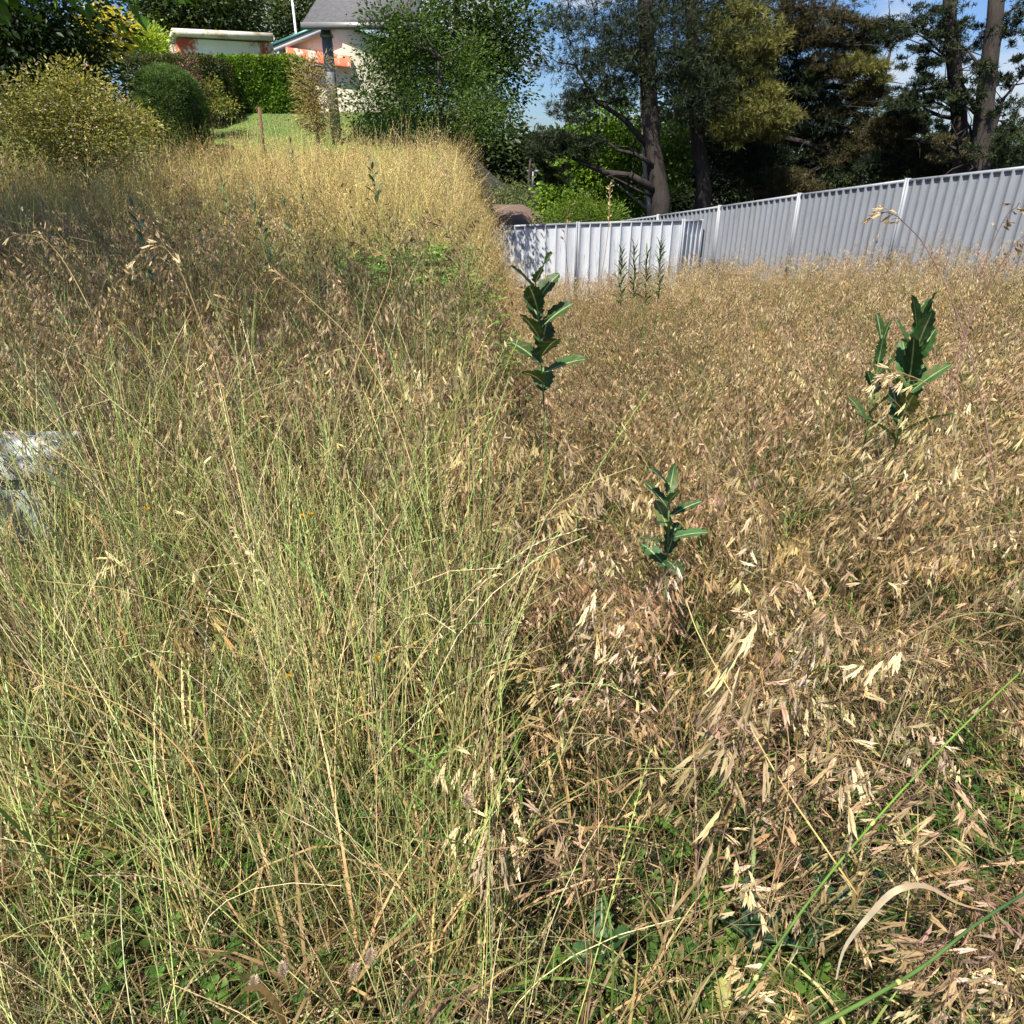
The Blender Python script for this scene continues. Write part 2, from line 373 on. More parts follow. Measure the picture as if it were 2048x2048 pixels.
def blades_tuft(lod, n=22, h=.28, green=.6, w=.0042):
    mb = MB()
    for q in range(n):
        g = rng.random() < green; c = (mixc(DGRN, GRN*1.3, rng.random()) if g else mixc(DRY*.8, STRAW*.9, rng.random()))
        p = np.array([*rng.normal(0, .04, 2), 0.])
        blade(mb, p, rng.uniform(0, 6.28), rng.uniform(.05, .6), rng.uniform(.2, 2.0), h*rng.uniform(.5, 1.4), w*rng.uniform(.4, 1.2), c, (6, 4, 3)[lod])
    return mb.arrays()

def litter(lod, n=16):
    mb = MB()
    for q in range(n):
        k = 5; az = rng.uniform(0, 6.28); l = rng.uniform(.08, .35)
        s = np.linspace(-.5, .5, k); cv = rng.uniform(-.6, .6)
        p = np.stack([s*l, cv*s*s*l, .05*rng.random()+.10*rng.random()*(1-4*s*s)*rng.random()], 1)
        c_, s_ = math.cos(az), math.sin(az); p[:, :2] = p[:, :2] @ np.array([[c_, s_], [-s_, c_]])
        p[:, :2] += rng.normal(0, .06, 2); c = mixc(DRY*.8, PALE*.9, rng.random()**1.5)
        mb.ribbon(p, rng.uniform(.0012, .0035), c, np.array([0, 0, 1.])+.6*rng.normal(size=3))
    return mb.arrays()

def low_weed(lod, n=14, bright=1.0):
    mb = MB()
    for q in range(n):
        p = np.array([*rng.normal(0, .05, 2), 0.]); hgt = rng.uniform(.03, .13); tip = p+np.array([*rng.normal(0, .03, 2), hgt])
        c = mixc(np.array([.07, .16, .025]), np.array([.17, .30, .05]), rng.random())*bright
        mb.ribbon(np.array([p, tip]), .0015, c*.8)
        az = rng.uniform(0, 6.28); L0 = rng.uniform(.012, .024)
        for b in range(3):
            a = az+b*2.09; D = np.array([math.cos(a), math.sin(a), .15])
            nseg = 7; an = np.linspace(0, 2*math.pi, nseg, endpoint=False)
            u = unit(np.cross(D, [0, 0, 1.])); ctr = tip+D*L0*.62
            ring = ctr + D*L0*.6*np.cos(an)[:, None]+u*L0*.5*np.sin(an)[:, None]+np.array([0, 0, 1.])*(.15*L0*np.cos(2*an))[:, None]
            vv = np.concatenate([[ctr-np.array([0, 0, L0*.1])], ring])
            mb.add(vv, [(0, 1+i, 1+(i+1) % nseg) for i in range(nseg)], c*rng.uniform(.85, 1.15))
    return mb.arrays()

def strap_weed(lod, n=7):      # plantain-like rosette of broad strap leaves
    mb = MB()
    for q in range(n):
        blade(mb, np.zeros(3), rng.uniform(0, 6.28), rng.uniform(.4, 1.0), rng.uniform(.2, .9), rng.uniform(.10, .24), rng.uniform(.014, .028), mixc(np.array([.05, .12, .02]), np.array([.12, .22, .04]), rng.random()), 8)
    return mb.arrays()

def scatter(name, protos, x, y, scale, lean_x, lean_y, bright, label=None, zoff=0.0, mat=None, hscale=None):
    """real (non-instanced) copies of the prototype plants at x,y"""
    n = len(x); which = rng.integers(0, len(protos), n); z = ground_z(x, y)+zoff
    Vs, Fs, Cs, off = [], [], [], 0
    for w, (pv, pf, pc) in enumerate(protos):
        idx = np.nonzero(which == w)[0]; m = len(idx)
        if not m: continue
        az = rng.uniform(0, 2*math.pi, m); ca, sa = np.cos(az)[:, None], np.sin(az)[:, None]; sc = scale[idx][:, None]
        vx = (pv[None, :, 0]*ca-pv[None, :, 1]*sa)*sc; vy = (pv[None, :, 0]*sa+pv[None, :, 1]*ca)*sc; vz = pv[None, :, 2]*sc
        if hscale is not None: vz = vz*hscale[idx][:, None]
        lx_ = lean_x[idx][:, None]; ly_ = lean_y[idx][:, None]; hh = np.maximum(vz, 0)
        vx = vx+lx_*hh*(0.6+.5*hh); vy = vy+ly_*hh*(.6+.5*hh); vz = vz*(1-.35*(lx_**2+ly_**2))
        V = np.stack([vx+x[idx][:, None], vy+y[idx][:, None], vz+z[idx][:, None]], -1).reshape(-1, 3).astype(np.float32)
        nv = len(pv); Fq = (pf[None]+(np.arange(m)*nv)[:, None, None]).reshape(-1, 3)+off
        hue = 1+.10*rng.normal(size=(m, 1, 3))*np.array([.5, .6, 1.0]); Cq = (pc[None]*(bright[idx][:, None, None]*hue)).reshape(-1, 3).astype(np.float32)
        Vs.append(V); Fs.append(Fq.astype(np.int32)); Cs.append(Cq); off += m*nv
    return np.concatenate(Vs), np.concatenate(Fs), np.concatenate(Cs)

def join_build(name, parts, mat, label):
    off = 0; V = []; Fc = []; Cc = []
    for v, f, c in parts:
        V.append(v); Fc.append(f+off); Cc.append(c); off += len(v)
    o = mesh_obj(name, np.concatenate(V), np.concatenate(Fc), np.concatenate(Cc), mat)
    tag(o, label, 'grass', kind='stuff'); print(name, 'tris', sum(len(f) for f in Fc)); return o

# place points in the visible wedge (a bit wider than the frame so a step aside still works)
def wedge(density, y0, y1, sidesel, margin=.85, extra=.4):
    A = 2*(margin*y1+extra)*(y1-y0); n = int(A*density)
    x = rng.uniform(-(margin*y1+extra), margin*y1+extra, n); y = rng.uniform(y0, y1, n)
    k = (np.abs(x) < margin*y+extra)
    s = side(x, y); k &= (s > .5) if sidesel == 'R' else (s <= .5)
    return x[k], y[k]
# fence lines (used to stop the grass)
def fence2_pt(k): return 4.834-.989*k, 16.6+2.15*k      # X, depth for post index k from the 1440 px post
def in_field_R(x, y):       # in front of both fences
    # fence 2 from (7.9,11.2) to (4.5,18.6); fence 1 along y ~ 17.4
    ax, ay, bx, by = 7.80, 11.2, 4.57, 18.75
    cr_ = (bx-ax)*(y-ay)-(by-ay)*(x-ax)
    return (cr_ > .12*8) & (y < 17.3)
box_c = np.array([-2.02, 2.62])
weed_spots = []
def low_patch(x, y):        # the low green patch on the left slope
    return np.exp(-(((x+.75)/1.25)**2+((y-6.3)/1.15)**2)**1.5)

def lean_field(x, y, amp=.22):
    return amp*(vnoise(x, y, .9, 5)*2-1)+.10*rng.normal(size=len(x)), amp*(vnoise(x, y, .9, 6)*2-1)*.8+.10*rng.normal(size=len(x))

P = {}
for lod, cnt in ((0, 26), (1, 22), (2, 18)):
    P['brome', lod] = [brome(lod) for _ in range(cnt)]
    P['bromeT', lod] = [brome(lod, h=rng.uniform(.8, 1.05), droop=.75) for _ in range(10)]
    P['bromeG', lod] = [brome(lod, spk=.8, droop=.8, tint=.7, small=.75) for _ in range(10)]
    P['rye', lod] = [rye(lod) for _ in range(16)]
    P['ryeG', lod] = [rye(lod, n=9, straw=.6, gold=.8) for _ in range(10)]
    P['cocks', lod] = [cocks(lod) for _ in range(6)]
    P['bl', lod] = [blades_tuft(lod) for _ in range(12)]
    P['blD', lod] = [blades_tuft(lod, green=.2, w=.0055) for _ in range(10)]
    P['fine', lod] = [blades_tuft(lod, n=26, h=.30, green=.35, w=.0018) for _ in range(10)]
P['lit'] = [litter(0) for _ in range(14)]; P['low'] = [low_weed(0) for _ in range(10)]; P['strap'] = [strap_weed(0) for _ in range(8)]

def put(parts, key, x, y, s=(.85, 1.15), lean=None, br=(.8, 1.2), hs=None, zoff=0.):
    if len(x) == 0: return
    if lean is None: lean = lean_field(x, y)
    parts.append(scatter(key, P[key], x, y, rng.uniform(*s, len(x)) if isinstance(s, tuple) else s, lean[0], lean[1], rng.uniform(*br, len(x)), hscale=hs, zoff=zoff))

RINGS = ((.25, 2.9, 0), (2.9, 7.0, 1), (7.0, 18.2, 2))
# ---- right half: drooping brome with heavy seed heads
right, leftp = [], []
for y0, y1, lod in RINGS:
    # heads
    dens = (165, 110, 85)[lod]
    x, y = wedge(dens, y0, y1, 'R'); k = in_field_R(x, y); x, y = x[k], y[k]
    near = sstep(.55, 2.2, y)
    k = rng.random(len(x)) < (.95+.05*near)*(.05+1.35*vnoise(x, y, .38, 2)*(.6+.6*vnoise(x, y, 1.6, 23))); x, y, near = x[k], y[k], near[k]
    hs = (.86+.14*near)*rng.uniform(.72, 1.15, len(x))*(.82+.36*vnoise(x, y, .55, 21))*(1+.16*sstep(6, 11, y))
    lf = lean_field(x, y, .42); put(right, ('brome', lod), x, y, s=rng.uniform(.88, 1.18, len(x))*(1+.24*sstep(6., 2.2, y) if False else 1+.24*(1-sstep(2.2, 6., y))), hs=hs, lean=lf)
    x, y = wedge((9, 7, 5)[lod], max(y0, 1.3), y1, 'R'); k = in_field_R(x, y); put(right, ('bromeT', lod), x[k], y[k], s=(.85, 1.05))
    x, y = wedge((1.2, 1.5, 1)[lod], max(y0, 1.3), y1, 'R'); k = in_field_R(x, y); put(right, ('cocks', lod), x[k], y[k])
    x, y = wedge((70, 45, 20)[lod], y0, y1, 'R'); k = in_field_R(x, y); put(right, ('bl', lod), x[k], y[k], s=(.7, 1.2), br=(.35, .8))
    x, y = wedge((30, 25, 18)[lod], y0, y1, 'R'); k = in_field_R(x, y); put(right, ('blD', lod), x[k], y[k], s=(.7, 1.2), br=(.6, 1.1))
x, y = wedge(45, .25, 3.2, 'R'); put(right, 'lit', x, y, s=(.8, 1.2), br=(.5, .9))
x, y = wedge(90, .25, 2.4, 'R'); k = rng.random(len(x)) < (vnoise(x, y, .3, 11) > .5)*sstep(2.4, .9, y) ; put(right, 'low', x[k], y[k], br=(.3, .62))
x, y = wedge(7, .3, 3, 'R'); put(right, 'strap', x, y, s=(.7, 1.1), br=(.6, 1.))
# ---- left half
for y0, y1, lod in RINGS:
    y1 = min(y1, 15.6)
    def sel(d, a=y0, b=y1):
        x, y = wedge(d, a, b, 'L')
        k = ~((np.abs(x-box_c[0]) < .30) & (np.abs(y-box_c[1]) < .24)); k &= ~((np.abs(x-box_c[0]*y/box_c[1]) < .30) & (y > 1.9) & (y < 2.4) & (rng.random(len(x)) < .75))
        k &= rng.random(len(x)) > .93*low_patch(x, y)
        return x[k], y[k]
    # rye tufts: thick in front, thinner in the middle, golden at the back
    if lod == 0:
        x, y = sel(100); k = rng.random(len(x)) < sstep(.45, 1.0, y)*(1-.55*sstep(1.9, 2.9, y))*(.35+.8*vnoise(x, y, .35, 8)); x, y = x[k], y[k]
        near = sstep(.6, 1.5, y); lx_ = .18*x/np.maximum(y, .8)+.12*rng.normal(size=len(x)); ly_ = .10+.12*rng.normal(size=len(x))
        put(leftp, ('rye', 0), x, y, s=(.9, 1.25), lean=(lx_, ly_), hs=.75+.25*near)
        x, y = sel(75, 1.25, y1); k = rng.random(len(x)) < .10+.90*sstep(1.5, 2.7, y); put(leftp, ('brome', 0), x[k], y[k], s=(1.0, 1.25))
        x, y = sel(3, 1.2, y1); put(leftp, ('cocks', 0), x, y)
        x, y = sel(7, 1.5, y1); put(leftp, ('bromeT', 0), x, y)
        x, y = sel(80); put(leftp, ('fine', 0), x, y, s=(.7, 1.2), br=(.6, 1.0))
        x, y = sel(55); put(leftp, ('bl', 0), x, y, s=(.5, 1.1), br=(.5, 1.3)); x, y = sel(26, .8, y1); put(leftp, ('blD', 0), x, y, s=(1.0, 1.9), br=(.8, 1.4))
    elif lod == 1:
        x, y = sel(17); put(leftp, ('rye', 1), x, y, s=(.85, 1.1))
        x, y = sel(125); k = rng.random(len(x)) < (.5+.6*vnoise(x, y, .7, 4)); put(leftp, ('brome', 1), x[k], y[k], s=(.85, 1.2), br=(.8, 1.3), lean=lean_field(x[k], y[k], .4))
        x, y = sel(7); put(leftp, ('bromeT', 1), x, y, s=(1.0, 1.25))
        x, y = sel(70); put(leftp, ('fine', 1), x, y, s=(1, 1.7)); x, y = sel(45); put(leftp, ('bl', 1), x, y, s=(.8, 1.5))
    else:
        x, y = sel(24); put(leftp, ('ryeG', 2), x, y, s=(.7, 1.2), br=(.9, 1.3), hs=.75+.5*vnoise(x, y, .9, 32))
        x, y = sel(95); k = rng.random(len(x)) < .45+.8*vnoise(x, y, .8, 31); x, y = x[k], y[k]; put(leftp, ('bromeG', 2), x, y, s=(.8, 1.15), br=(1.0, 1.6), hs=.72+.55*vnoise(x, y, .9, 32), lean=lean_field(x, y, .35)); x, y = sel(3); put(leftp, ('bromeT', 2), x, y, s=(1., 1.25), br=(1.1, 1.5)); x, y = sel(1.2); put(leftp, ('cocks', 2), x, y, s=(1., 1.4))
        x, y = sel(18); k = x < -.45*y; put(leftp, ('rye', 2), x[k], y[k], s=(.9, 1.2), br=(.6, .9))
        x, y = sel(24); put(leftp, ('fine', 2), x, y, s=(1.1, 1.8)); x, y = sel(16); put(leftp, ('bl', 2), x, y, s=(.9, 1.6))
x, y = wedge(75, .25, 3.2, 'L'); put(leftp, 'lit', x, y, s=(.8, 1.3), br=(.5, 1.0))
x, y = wedge(70, .25, 2.6, 'L'); k = rng.random(len(x)) < (vnoise(x, y, .3, 12) > .5)*sstep(2.6, .8, y); put(leftp, 'low', x[k], y[k], br=(.3, .7))
x, y = wedge(9, .3, 3.2, 'L'); put(leftp, 'strap', x, y, s=(.8, 1.3), br=(.6, 1.1))
x, y = wedge(260, 4, 22, 'L'); k = side(x, y) > .03; put(leftp, ('bromeG', 2), x[k], y[k], s=(.8, 1.0), br=(.7, 1.1)); x, y = wedge(220, 4, 22, 'R'); k = (side(x, y) < .985); put(leftp, ('bromeG', 2), x[k], y[k], s=(.8, 1.), br=(.7, 1.1))
n = 800; x = -.75+rng.normal(0, .7, n); y = 6.3+rng.normal(0, .7, n); k = side(x, y) < .7
put(leftp, 'low', x[k], y[k], s=(1.0, 2.2), br=(.7, 1.4))
join_build('seeding_grass', right, M_grass, 'dense straw coloured grass with drooping seed heads running up to the steel fence')
join_build('tall_grass', leftp, M_grass, 'tall fine green and golden grass on the slope below the hedges')

# ------------------------------------------------------------------ trees and shrubs: builders
def rnd(n): return rng.normal(size=(n, 3))
def ell_pts(n, c, r, shell=.35):
    d = rnd(n); d /= np.linalg.norm(d, axis=1)[:, None]
    return np.array(c)+d*(rng.random(n)**shell)[:, None]*np.array(r), d
def crown(mb, blobs, clumps, per, LL, LW, c1, c2, sig=.18, droop=0., shell=.4):
    """blobs: (centre, radii, weight)"""
    w = np.array([b[2] for b in blobs], float); w /= w.sum(); ctr = []
    for b, q in zip(blobs, w):
        m = max(3, int(clumps*q)); p, d = ell_pts(m, b[0], b[1], shell); kk_ = vnoise(p[:, 0]*1.3+p[:, 1], p[:, 2]*1.3+p[:, 1]*.7, .45*float(np.mean(b[1])), 41); p = p+d*np.array(b[1])*((kk_-.5)*.55)[:, None]; p = p[kk_ > .22]; d = d[kk_ > .22]; m = len(p)
        tone = rng.random(m); pp = np.repeat(p, per, 0); dd = np.repeat(d, per, 0); n = len(pp)
        off = rnd(n)*sig*np.array([1, 1, .6]); D = dd*.6+off/sig*.7+np.array([0, 0, -droop])
        cc = mixc(c1, c2, np.clip(np.repeat(tone, per)*.75+.25*rng.random(n), 0, 1))*(.8+.4*rng.random((n, 1)))
        mb.leaves(pp+off, D, np.array([0, 0, 1.])+.8*rnd(n), LL*rng.uniform(.45, 1.35, n), LW*rng.uniform(.6, 1.3, n), cc, .2)
        ctr.append(p)
    return np.concatenate(ctr)
BARK = np.array([.060, .048, .040])
def limbs(mb, trunk_pts, ctr, k, r0, c=BARK):
    tp = np.asarray(trunk_pts); idx = rng.choice(len(ctr), min(k, len(ctr)), replace=False)
    for i in idx:
        e = ctr[i]; zz = tp[:, 2]; b = tp[np.argmin(np.abs(zz-(e[2]-.35*np.linalg.norm(e[:2]-tp[0][:2]))))] 
        mid = (b+e)/2+np.array([*rng.normal(0, .08, 2), .12*np.linalg.norm(e-b)*rng.uniform(-.2, 1)])
        t = np.linspace(0, 1, 6)[:, None]; pts = b*(1-t)**2+2*mid*t*(1-t)+e*t*t+.02*rnd(6)
        mb.tube(pts, np.linspace(r0*.45, r0*.08, 6), c, 5)
def tree(name, label, cat, base, h, r0, blobs, clumps, per, LL, LW, c1, c2, sig=.18, droop=0, nl=14, lean=(0, 0), bark=BARK, group=None, mat=None, shell=.4, trunk=None):
    root = empty(name, base, label, cat, group); base = np.array(base, float)
    t = np.linspace(0, 1, 9)[:, None]
    tp = base+np.array([lean[0], lean[1], h])*t+np.concatenate([[[0, 0, 0]], np.cumsum(rng.normal(0, .02*h/4, (8, 3))*np.array([1, 1, 0]), 0)]) if trunk is None else np.asarray(trunk)
    k = len(tp); rr = np.linspace(r0, r0*.35, k); rr[0] *= 1.25
    m = MB(); m.tube(tp, rr, bark, 9); cm = MB(); ctr = crown(cm, blobs, clumps, per, LL, LW, c1, c2, sig, droop, shell)
    limbs(m, tp, ctr, nl, r0, bark)
    child(m, 'trunk', M_bark, root, True); child(cm, 'crown', mat or M_leaf, root); return root
def gz(p): return float(ground_z(p[0], p[1]))
def onground(px, Y_, py=300):
    p = PY(px, py, Y_); p[2] = gz(p)-.03; return p
def bl(px, py, Y_, rx, ry, rz, w=1.):     # a crown blob placed in the photo, radii in metres
    return (PY(px, py, Y_), (rx, ry, rz), w)

m = MB(); crown(m, [bl(1010, 330, 85, 7, 2, 3.2, 2), bl(1090, 325, 88, 6, 2, 2.4, 2), bl(940, 300, 85, 6, 2, 4, 1.5), bl(1180, 320, 88, 8, 2, 3, 2), bl(1320, 320, 88, 9, 2, 4, 2), bl(1500, 320, 88, 10, 2, 4, 2), bl(1700, 322, 88, 10, 2, 3, 2), bl(1900, 322, 88, 10, 2, 3, 2), bl(2080, 322, 88, 10, 2, 3, 2)], 2200, 10, .8, .5, (.03, .05, .02), (.09, .12, .05), .8)
o = m.build('distant_trees', M_leaf); tag(o, 'far belt of trees filling the low skyline behind the fence', 'trees', kind='stuff')
# pines: tufts of needles on the twigs
def needles(mb, blobs, n, LL, c1, c2, per=8, up=.35, shell=.55, W=.013):
    w = np.array([b[2] for b in blobs], float); w /= w.sum(); ctr = []
    for b, q in zip(blobs, w):
        m = max(4, int(n*q)); p, d = ell_pts(m, b[0], b[1], shell)
        # gather the tufts into sprays
        ns = max(2, m//14); sc, sdv = ell_pts(ns, b[0], b[1], .5); a = rng.integers(0, ns, m)
        p = sc[a]+rnd(m)*np.array(b[1])*np.array([.16, .16, .10])+sdv[a]*.1
        ax = sdv[a]*.5+np.array([0, 0, up])+.4*rnd(m); ax /= np.linalg.norm(ax, axis=1)[:, None]
        tone = rng.random(ns)[a]*.7+.3*rng.random(m)
        P = np.repeat(p, per, 0); A = np.repeat(ax, per, 0); k = len(P); D = A*.75+rnd(k)*.55
        cc = mixc(c1, c2, np.repeat(tone, per))*(.75+.5*rng.random((k, 1)))
        if len(b) > 3: cc = cc*.35+np.array(b[3])*(.75+.5*rng.random((k, 1)))*.65
        mb.leaves(P-A*.02, D, rnd(k), LL*rng.uniform(.7, 1.2, k), W, cc, .1)
        ctr.append(sc)
    return np.concatenate(ctr)
def pine(label, base, trunk, r0, blobs, n0, arms=(), c1=(.012, .024, .010), c2=(.045, .062, .018), LL=.17, nl=16, group='pines behind the steel fence', W=.016, per=8, k_=1.9):
    root = empty('pine_tree', base, label, 'pine tree', group); n = int(n0*k_)
    tp = np.asarray(trunk); m = MB(); rr = np.linspace(r0, r0*.6, len(tp)); rr[0] *= 1.2
    m.tube(tp, rr, BARK*.8, 10)
    for pts, ra, rb in arms:
        pts = np.asarray(pts); m.tube(pts, np.linspace(ra, rb, len(pts)), BARK*.6, 6)
        for q in range(7):              # twigs off the arm
            i = rng.integers(1, len(pts)); b = pts[i]; e = b+rnd(1)[0]*np.array([.5, .5, .3])+np.array([0, 0, .2]); m.tube(np.array([b, (b+e)/2+.05*rnd(1)[0], e]), [rb*.8, rb*.5, rb*.25], BARK*.6, 4)
    cm = MB(); ctr = needles(cm, blobs, n, LL, np.array(c1), np.array(c2), W=W, per=per)
    limbs(m, tp, ctr, nl, r0*.32, BARK*.6)
    child(m, 'trunk', M_bark, root, True); child(cm, 'crown', M_needle, root); return root

def hedge(name, label, px0, px1, pyt, Yf, depth, zb, n, LL, LW, c1, c2, rnd_=.12, rough=.05, cat='hedge', top_c=None, ang=0.0, group=None):
    a = PY(px0, pyt, Yf); b = PY(px1, pyt, Yf); H = a[2]-zb; Wd = b[0]-a[0]
    root = empty(name, ((a[0]+b[0])/2, Yf+depth/2, zb), label, cat, group)
    half = np.array([Wd/2, depth/2, H/2]); c = np.array([(a[0]+b[0])/2, Yf+depth/2, zb+H/2])
    area = np.array([half[1]*half[2], half[0]*half[2]*1.6, half[0]*half[1]*1.2]); area /= area.sum()
    ax = rng.choice(3, n, p=area); u = rng.uniform(-1, 1, (n, 3)); sg = np.where(rng.random(n) < .5, -1., 1.)
    sg = np.where(ax == 1, np.where(rng.random(n) < .8, -1, 1), sg); sg = np.where(ax == 2, 1., sg); u[np.arange(n), ax] = sg
    # rounded corners (superellipsoid)
    pw = 1/rnd_; nn = (np.abs(u)**pw).sum(1)**(1/pw); us = u/nn[:, None]
    nrm = np.sign(us)*np.abs(us)**(pw-1); nrm /= np.linalg.norm(nrm, axis=1)[:, None]
    wob = rough*(vnoise(us[:, 0]*half[0]*1.0+us[:, 1], us[:, 2]*half[2], .35, 9)*2-1)
    depth_in = -rng.random(n)**2*.14
    P_ = c+us*half+nrm*(wob+depth_in)[:, None]
    tone = np.clip(vnoise(P_[:, 0]+P_[:, 1], P_[:, 2], .28, 4)*.7+.3*rng.random(n), 0, 1); cc = mixc(c1, c2, tone)*(.75+.5*rng.random((n, 1)))
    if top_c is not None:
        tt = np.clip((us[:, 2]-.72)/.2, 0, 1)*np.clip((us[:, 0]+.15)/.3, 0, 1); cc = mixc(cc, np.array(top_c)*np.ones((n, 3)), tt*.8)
    m = MB(); m.leaves(P_, nrm*.6+.75*rnd(n)+np.array([0, 0, .25]), nrm+.7*rnd(n), LL*rng.uniform(.6, 1.3, n), LW*rng.uniform(.7, 1.2, n), cc, .25)
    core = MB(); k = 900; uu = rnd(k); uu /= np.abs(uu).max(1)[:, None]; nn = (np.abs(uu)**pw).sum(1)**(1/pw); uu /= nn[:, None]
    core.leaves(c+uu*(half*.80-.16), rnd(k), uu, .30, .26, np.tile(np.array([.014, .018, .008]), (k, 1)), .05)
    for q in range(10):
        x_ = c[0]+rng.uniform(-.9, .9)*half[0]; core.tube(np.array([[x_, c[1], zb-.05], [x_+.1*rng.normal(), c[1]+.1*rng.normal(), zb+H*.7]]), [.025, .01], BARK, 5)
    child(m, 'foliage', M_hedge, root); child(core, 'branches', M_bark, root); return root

# ------------------------------------------------------------------ left: garden at the top of the slope
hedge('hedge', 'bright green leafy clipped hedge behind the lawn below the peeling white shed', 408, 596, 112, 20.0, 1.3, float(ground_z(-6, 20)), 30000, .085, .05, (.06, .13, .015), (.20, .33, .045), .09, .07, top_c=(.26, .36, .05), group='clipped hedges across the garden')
hedge('hedge', 'dark olive clipped hedge beneath the white street sign', 226, 424, 106, 18.6, 1.6, float(ground_z(-6, 18)), 26000, .055, .028, (.032, .05, .012), (.11, .12, .03), .14, .08, group='clipped hedges across the garden')
hedge('clipped_bush', 'round topped fine leaved green bush in front of the dark hedge', 236, 352, 127, 15.4, 1.5, float(ground_z(-6, 15.5)), 34000, .07, .010, (.05, .10, .022), (.15, .24, .055), .30, .04, cat='bush')

# tangled flowering bush, left
m = MB(); bs = []
for px, py, Y_, rx, rz, w in ((65, 235, 9.9, .42, .42, 1.2), (115, 205, 10.1, .42, .42, 1.5), (165, 190, 10.3, .30, .38, 1.5), (210, 225, 10.2, .30, .28, 1.2), (262, 250, 10.4, .26, .20, 1), (165, 250, 9.8, .7, .34, 1.5), (30, 215, 9.9, .35, .42, .8), (60, 285, 9.7, .6, .35, 1.3), (150, 295, 9.7, .7, .30, 1.3), (230, 290, 9.9, .45, .25, .9)):
    bs.append(bl(px, py, Y_, rx, .6, rz, w))
tree('flowering_bush', 'tangled pale flowering bush at the left edge of the tall grass', 'bush', onground(160, 10.0), 1.0, .03, bs, 1300, 12, .05, .024, (.10, .13, .03), (.46, .42, .14), .09, 0, 24, shell=.5)
mm = MB(); p = np.concatenate([ell_pts(36, b[0], b[1], .15)[0] for b in bs]); n = len(p)
mm.leaves(np.repeat(p, 5, 0), rnd(n*5)*np.array([1, 1, .4]), np.array([0, 0, 1.])+.3*rnd(n*5), .026, .02, np.tile(np.array([.72, .52, .45]), (n*5, 1))*(.8+.3*rng.random((n*5, 1))))
bush = [o for o in COL.objects if o.name == 'flowering_bush'][0]; child(mm, 'blossom', M_weed, bush)

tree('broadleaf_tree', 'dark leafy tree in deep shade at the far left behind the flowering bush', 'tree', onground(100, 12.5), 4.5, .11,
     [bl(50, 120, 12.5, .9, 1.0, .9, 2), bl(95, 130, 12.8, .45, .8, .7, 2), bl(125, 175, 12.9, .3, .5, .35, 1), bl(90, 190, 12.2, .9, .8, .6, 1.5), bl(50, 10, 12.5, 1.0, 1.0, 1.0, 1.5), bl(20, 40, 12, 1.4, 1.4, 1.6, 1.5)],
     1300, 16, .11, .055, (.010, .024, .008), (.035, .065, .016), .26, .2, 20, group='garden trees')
# big tree whose crown hangs into the top left corner; its shade falls on the slope
tree('overhanging_tree', 'large bright leaved tree with low branches hanging over the top left corner', 'tree', (-7.6, 6.6, float(ground_z(-7.6, 6.6))), 7.5, .22,
     [(np.array([-5.6, 6.9, 3.16]), (1.6, 1.0, .50), 3.0), (np.array([-4.0, 7.4, 3.28]), (1.1, .8, .42), 1.5), (np.array([-7.0, 6.0, 5.4]), (2.2, 2.4, 1.6), 3), (np.array([-5.6, 3.9, 6.0]), (1.9, 1.8, 1.0), 1.2), (np.array([-5.2, 1.6, 5.6]), (1.9, 1.6, .9), 1.0), (np.array([-3.9, 2.6, 6.3]), (1.5, 1.6, .8), .9), (np.array([-3.3, .4, 5.6]), (1.5, 1.2, .7), .6), (np.array([-2.3, 1.6, 6.4]), (1.1, 1.2, .6), .5), (np.array([-6.8, .4, 5.2]), (1.6, 1.6, 1.2), 1.4)],
     1500, 13, .13, .085, (.06, .15, .015), (.16, .30, .04), .26, .7, 40, lean=(.6, -.6), shell=.6)
tree('golden_shrub', 'yellow leaved shrub glowing in the sun left of the street sign', 'shrub', onground(210, 21.5), 2.8, .05,
     [bl(205, 72, 21.5, .55, .6, .6, 2), bl(178, 92, 21.3, .45, .5, .5, 1), bl(228, 58, 21.6, .3, .4, .4, .7)], 220, 14, .13, .085, (.42, .38, .06), (.66, .58, .14), .16, 0, 8)
tree('lime_shrub', 'lime green shrub behind the street sign above the dark hedge', 'shrub', onground(275, 22.5), 2.6, .05,
     [bl(262, 92, 22.5, .8, .5, .45, 2), bl(300, 95, 22.7, .55, .5, .4, 1), bl(292, 72, 22.7, .45, .5, .3, .8)], 260, 14, .12, .05, (.22, .32, .04), (.42, .52, .09), .14, -.4, 8)
tree('broadleaf_tree', 'dark green tree rising behind the left end of the white shed', 'tree', onground(410, 31), 6.2, .2,
     [bl(345, 70, 31, 1.5, 1.5, 1.3, 2), bl(410, 45, 31.5, 1.7, 1.5, 1.2, 2.2), bl(465, 42, 31.3, 1.1, 1.3, .8, 1.2), bl(320, 30, 31, 1.3, 1.3, 1.3, 1), bl(400, -20, 31, 2.4, 1.8, 1.4, 2)],
     1300, 13, .19, .10, (.014, .032, .010), (.07, .11, .025), .3, .1, 18, group='garden trees')
tree('broadleaf_tree', 'grey green tree behind the green roof edge of the cream gabled house', 'tree', onground(590, 40), 6.5, .22,
     [bl(575, 62, 40, 1.3, 1.3, 1.4, 2), bl(610, 45, 40.5, 1.2, 1.3, 1.5, 2), bl(590, 10, 40, 1.5, 1.4, 1.2, 1.4)], 600, 14, .2, .1, (.03, .055, .02), (.12, .16, .06), .32, .2, 12, group='garden trees')
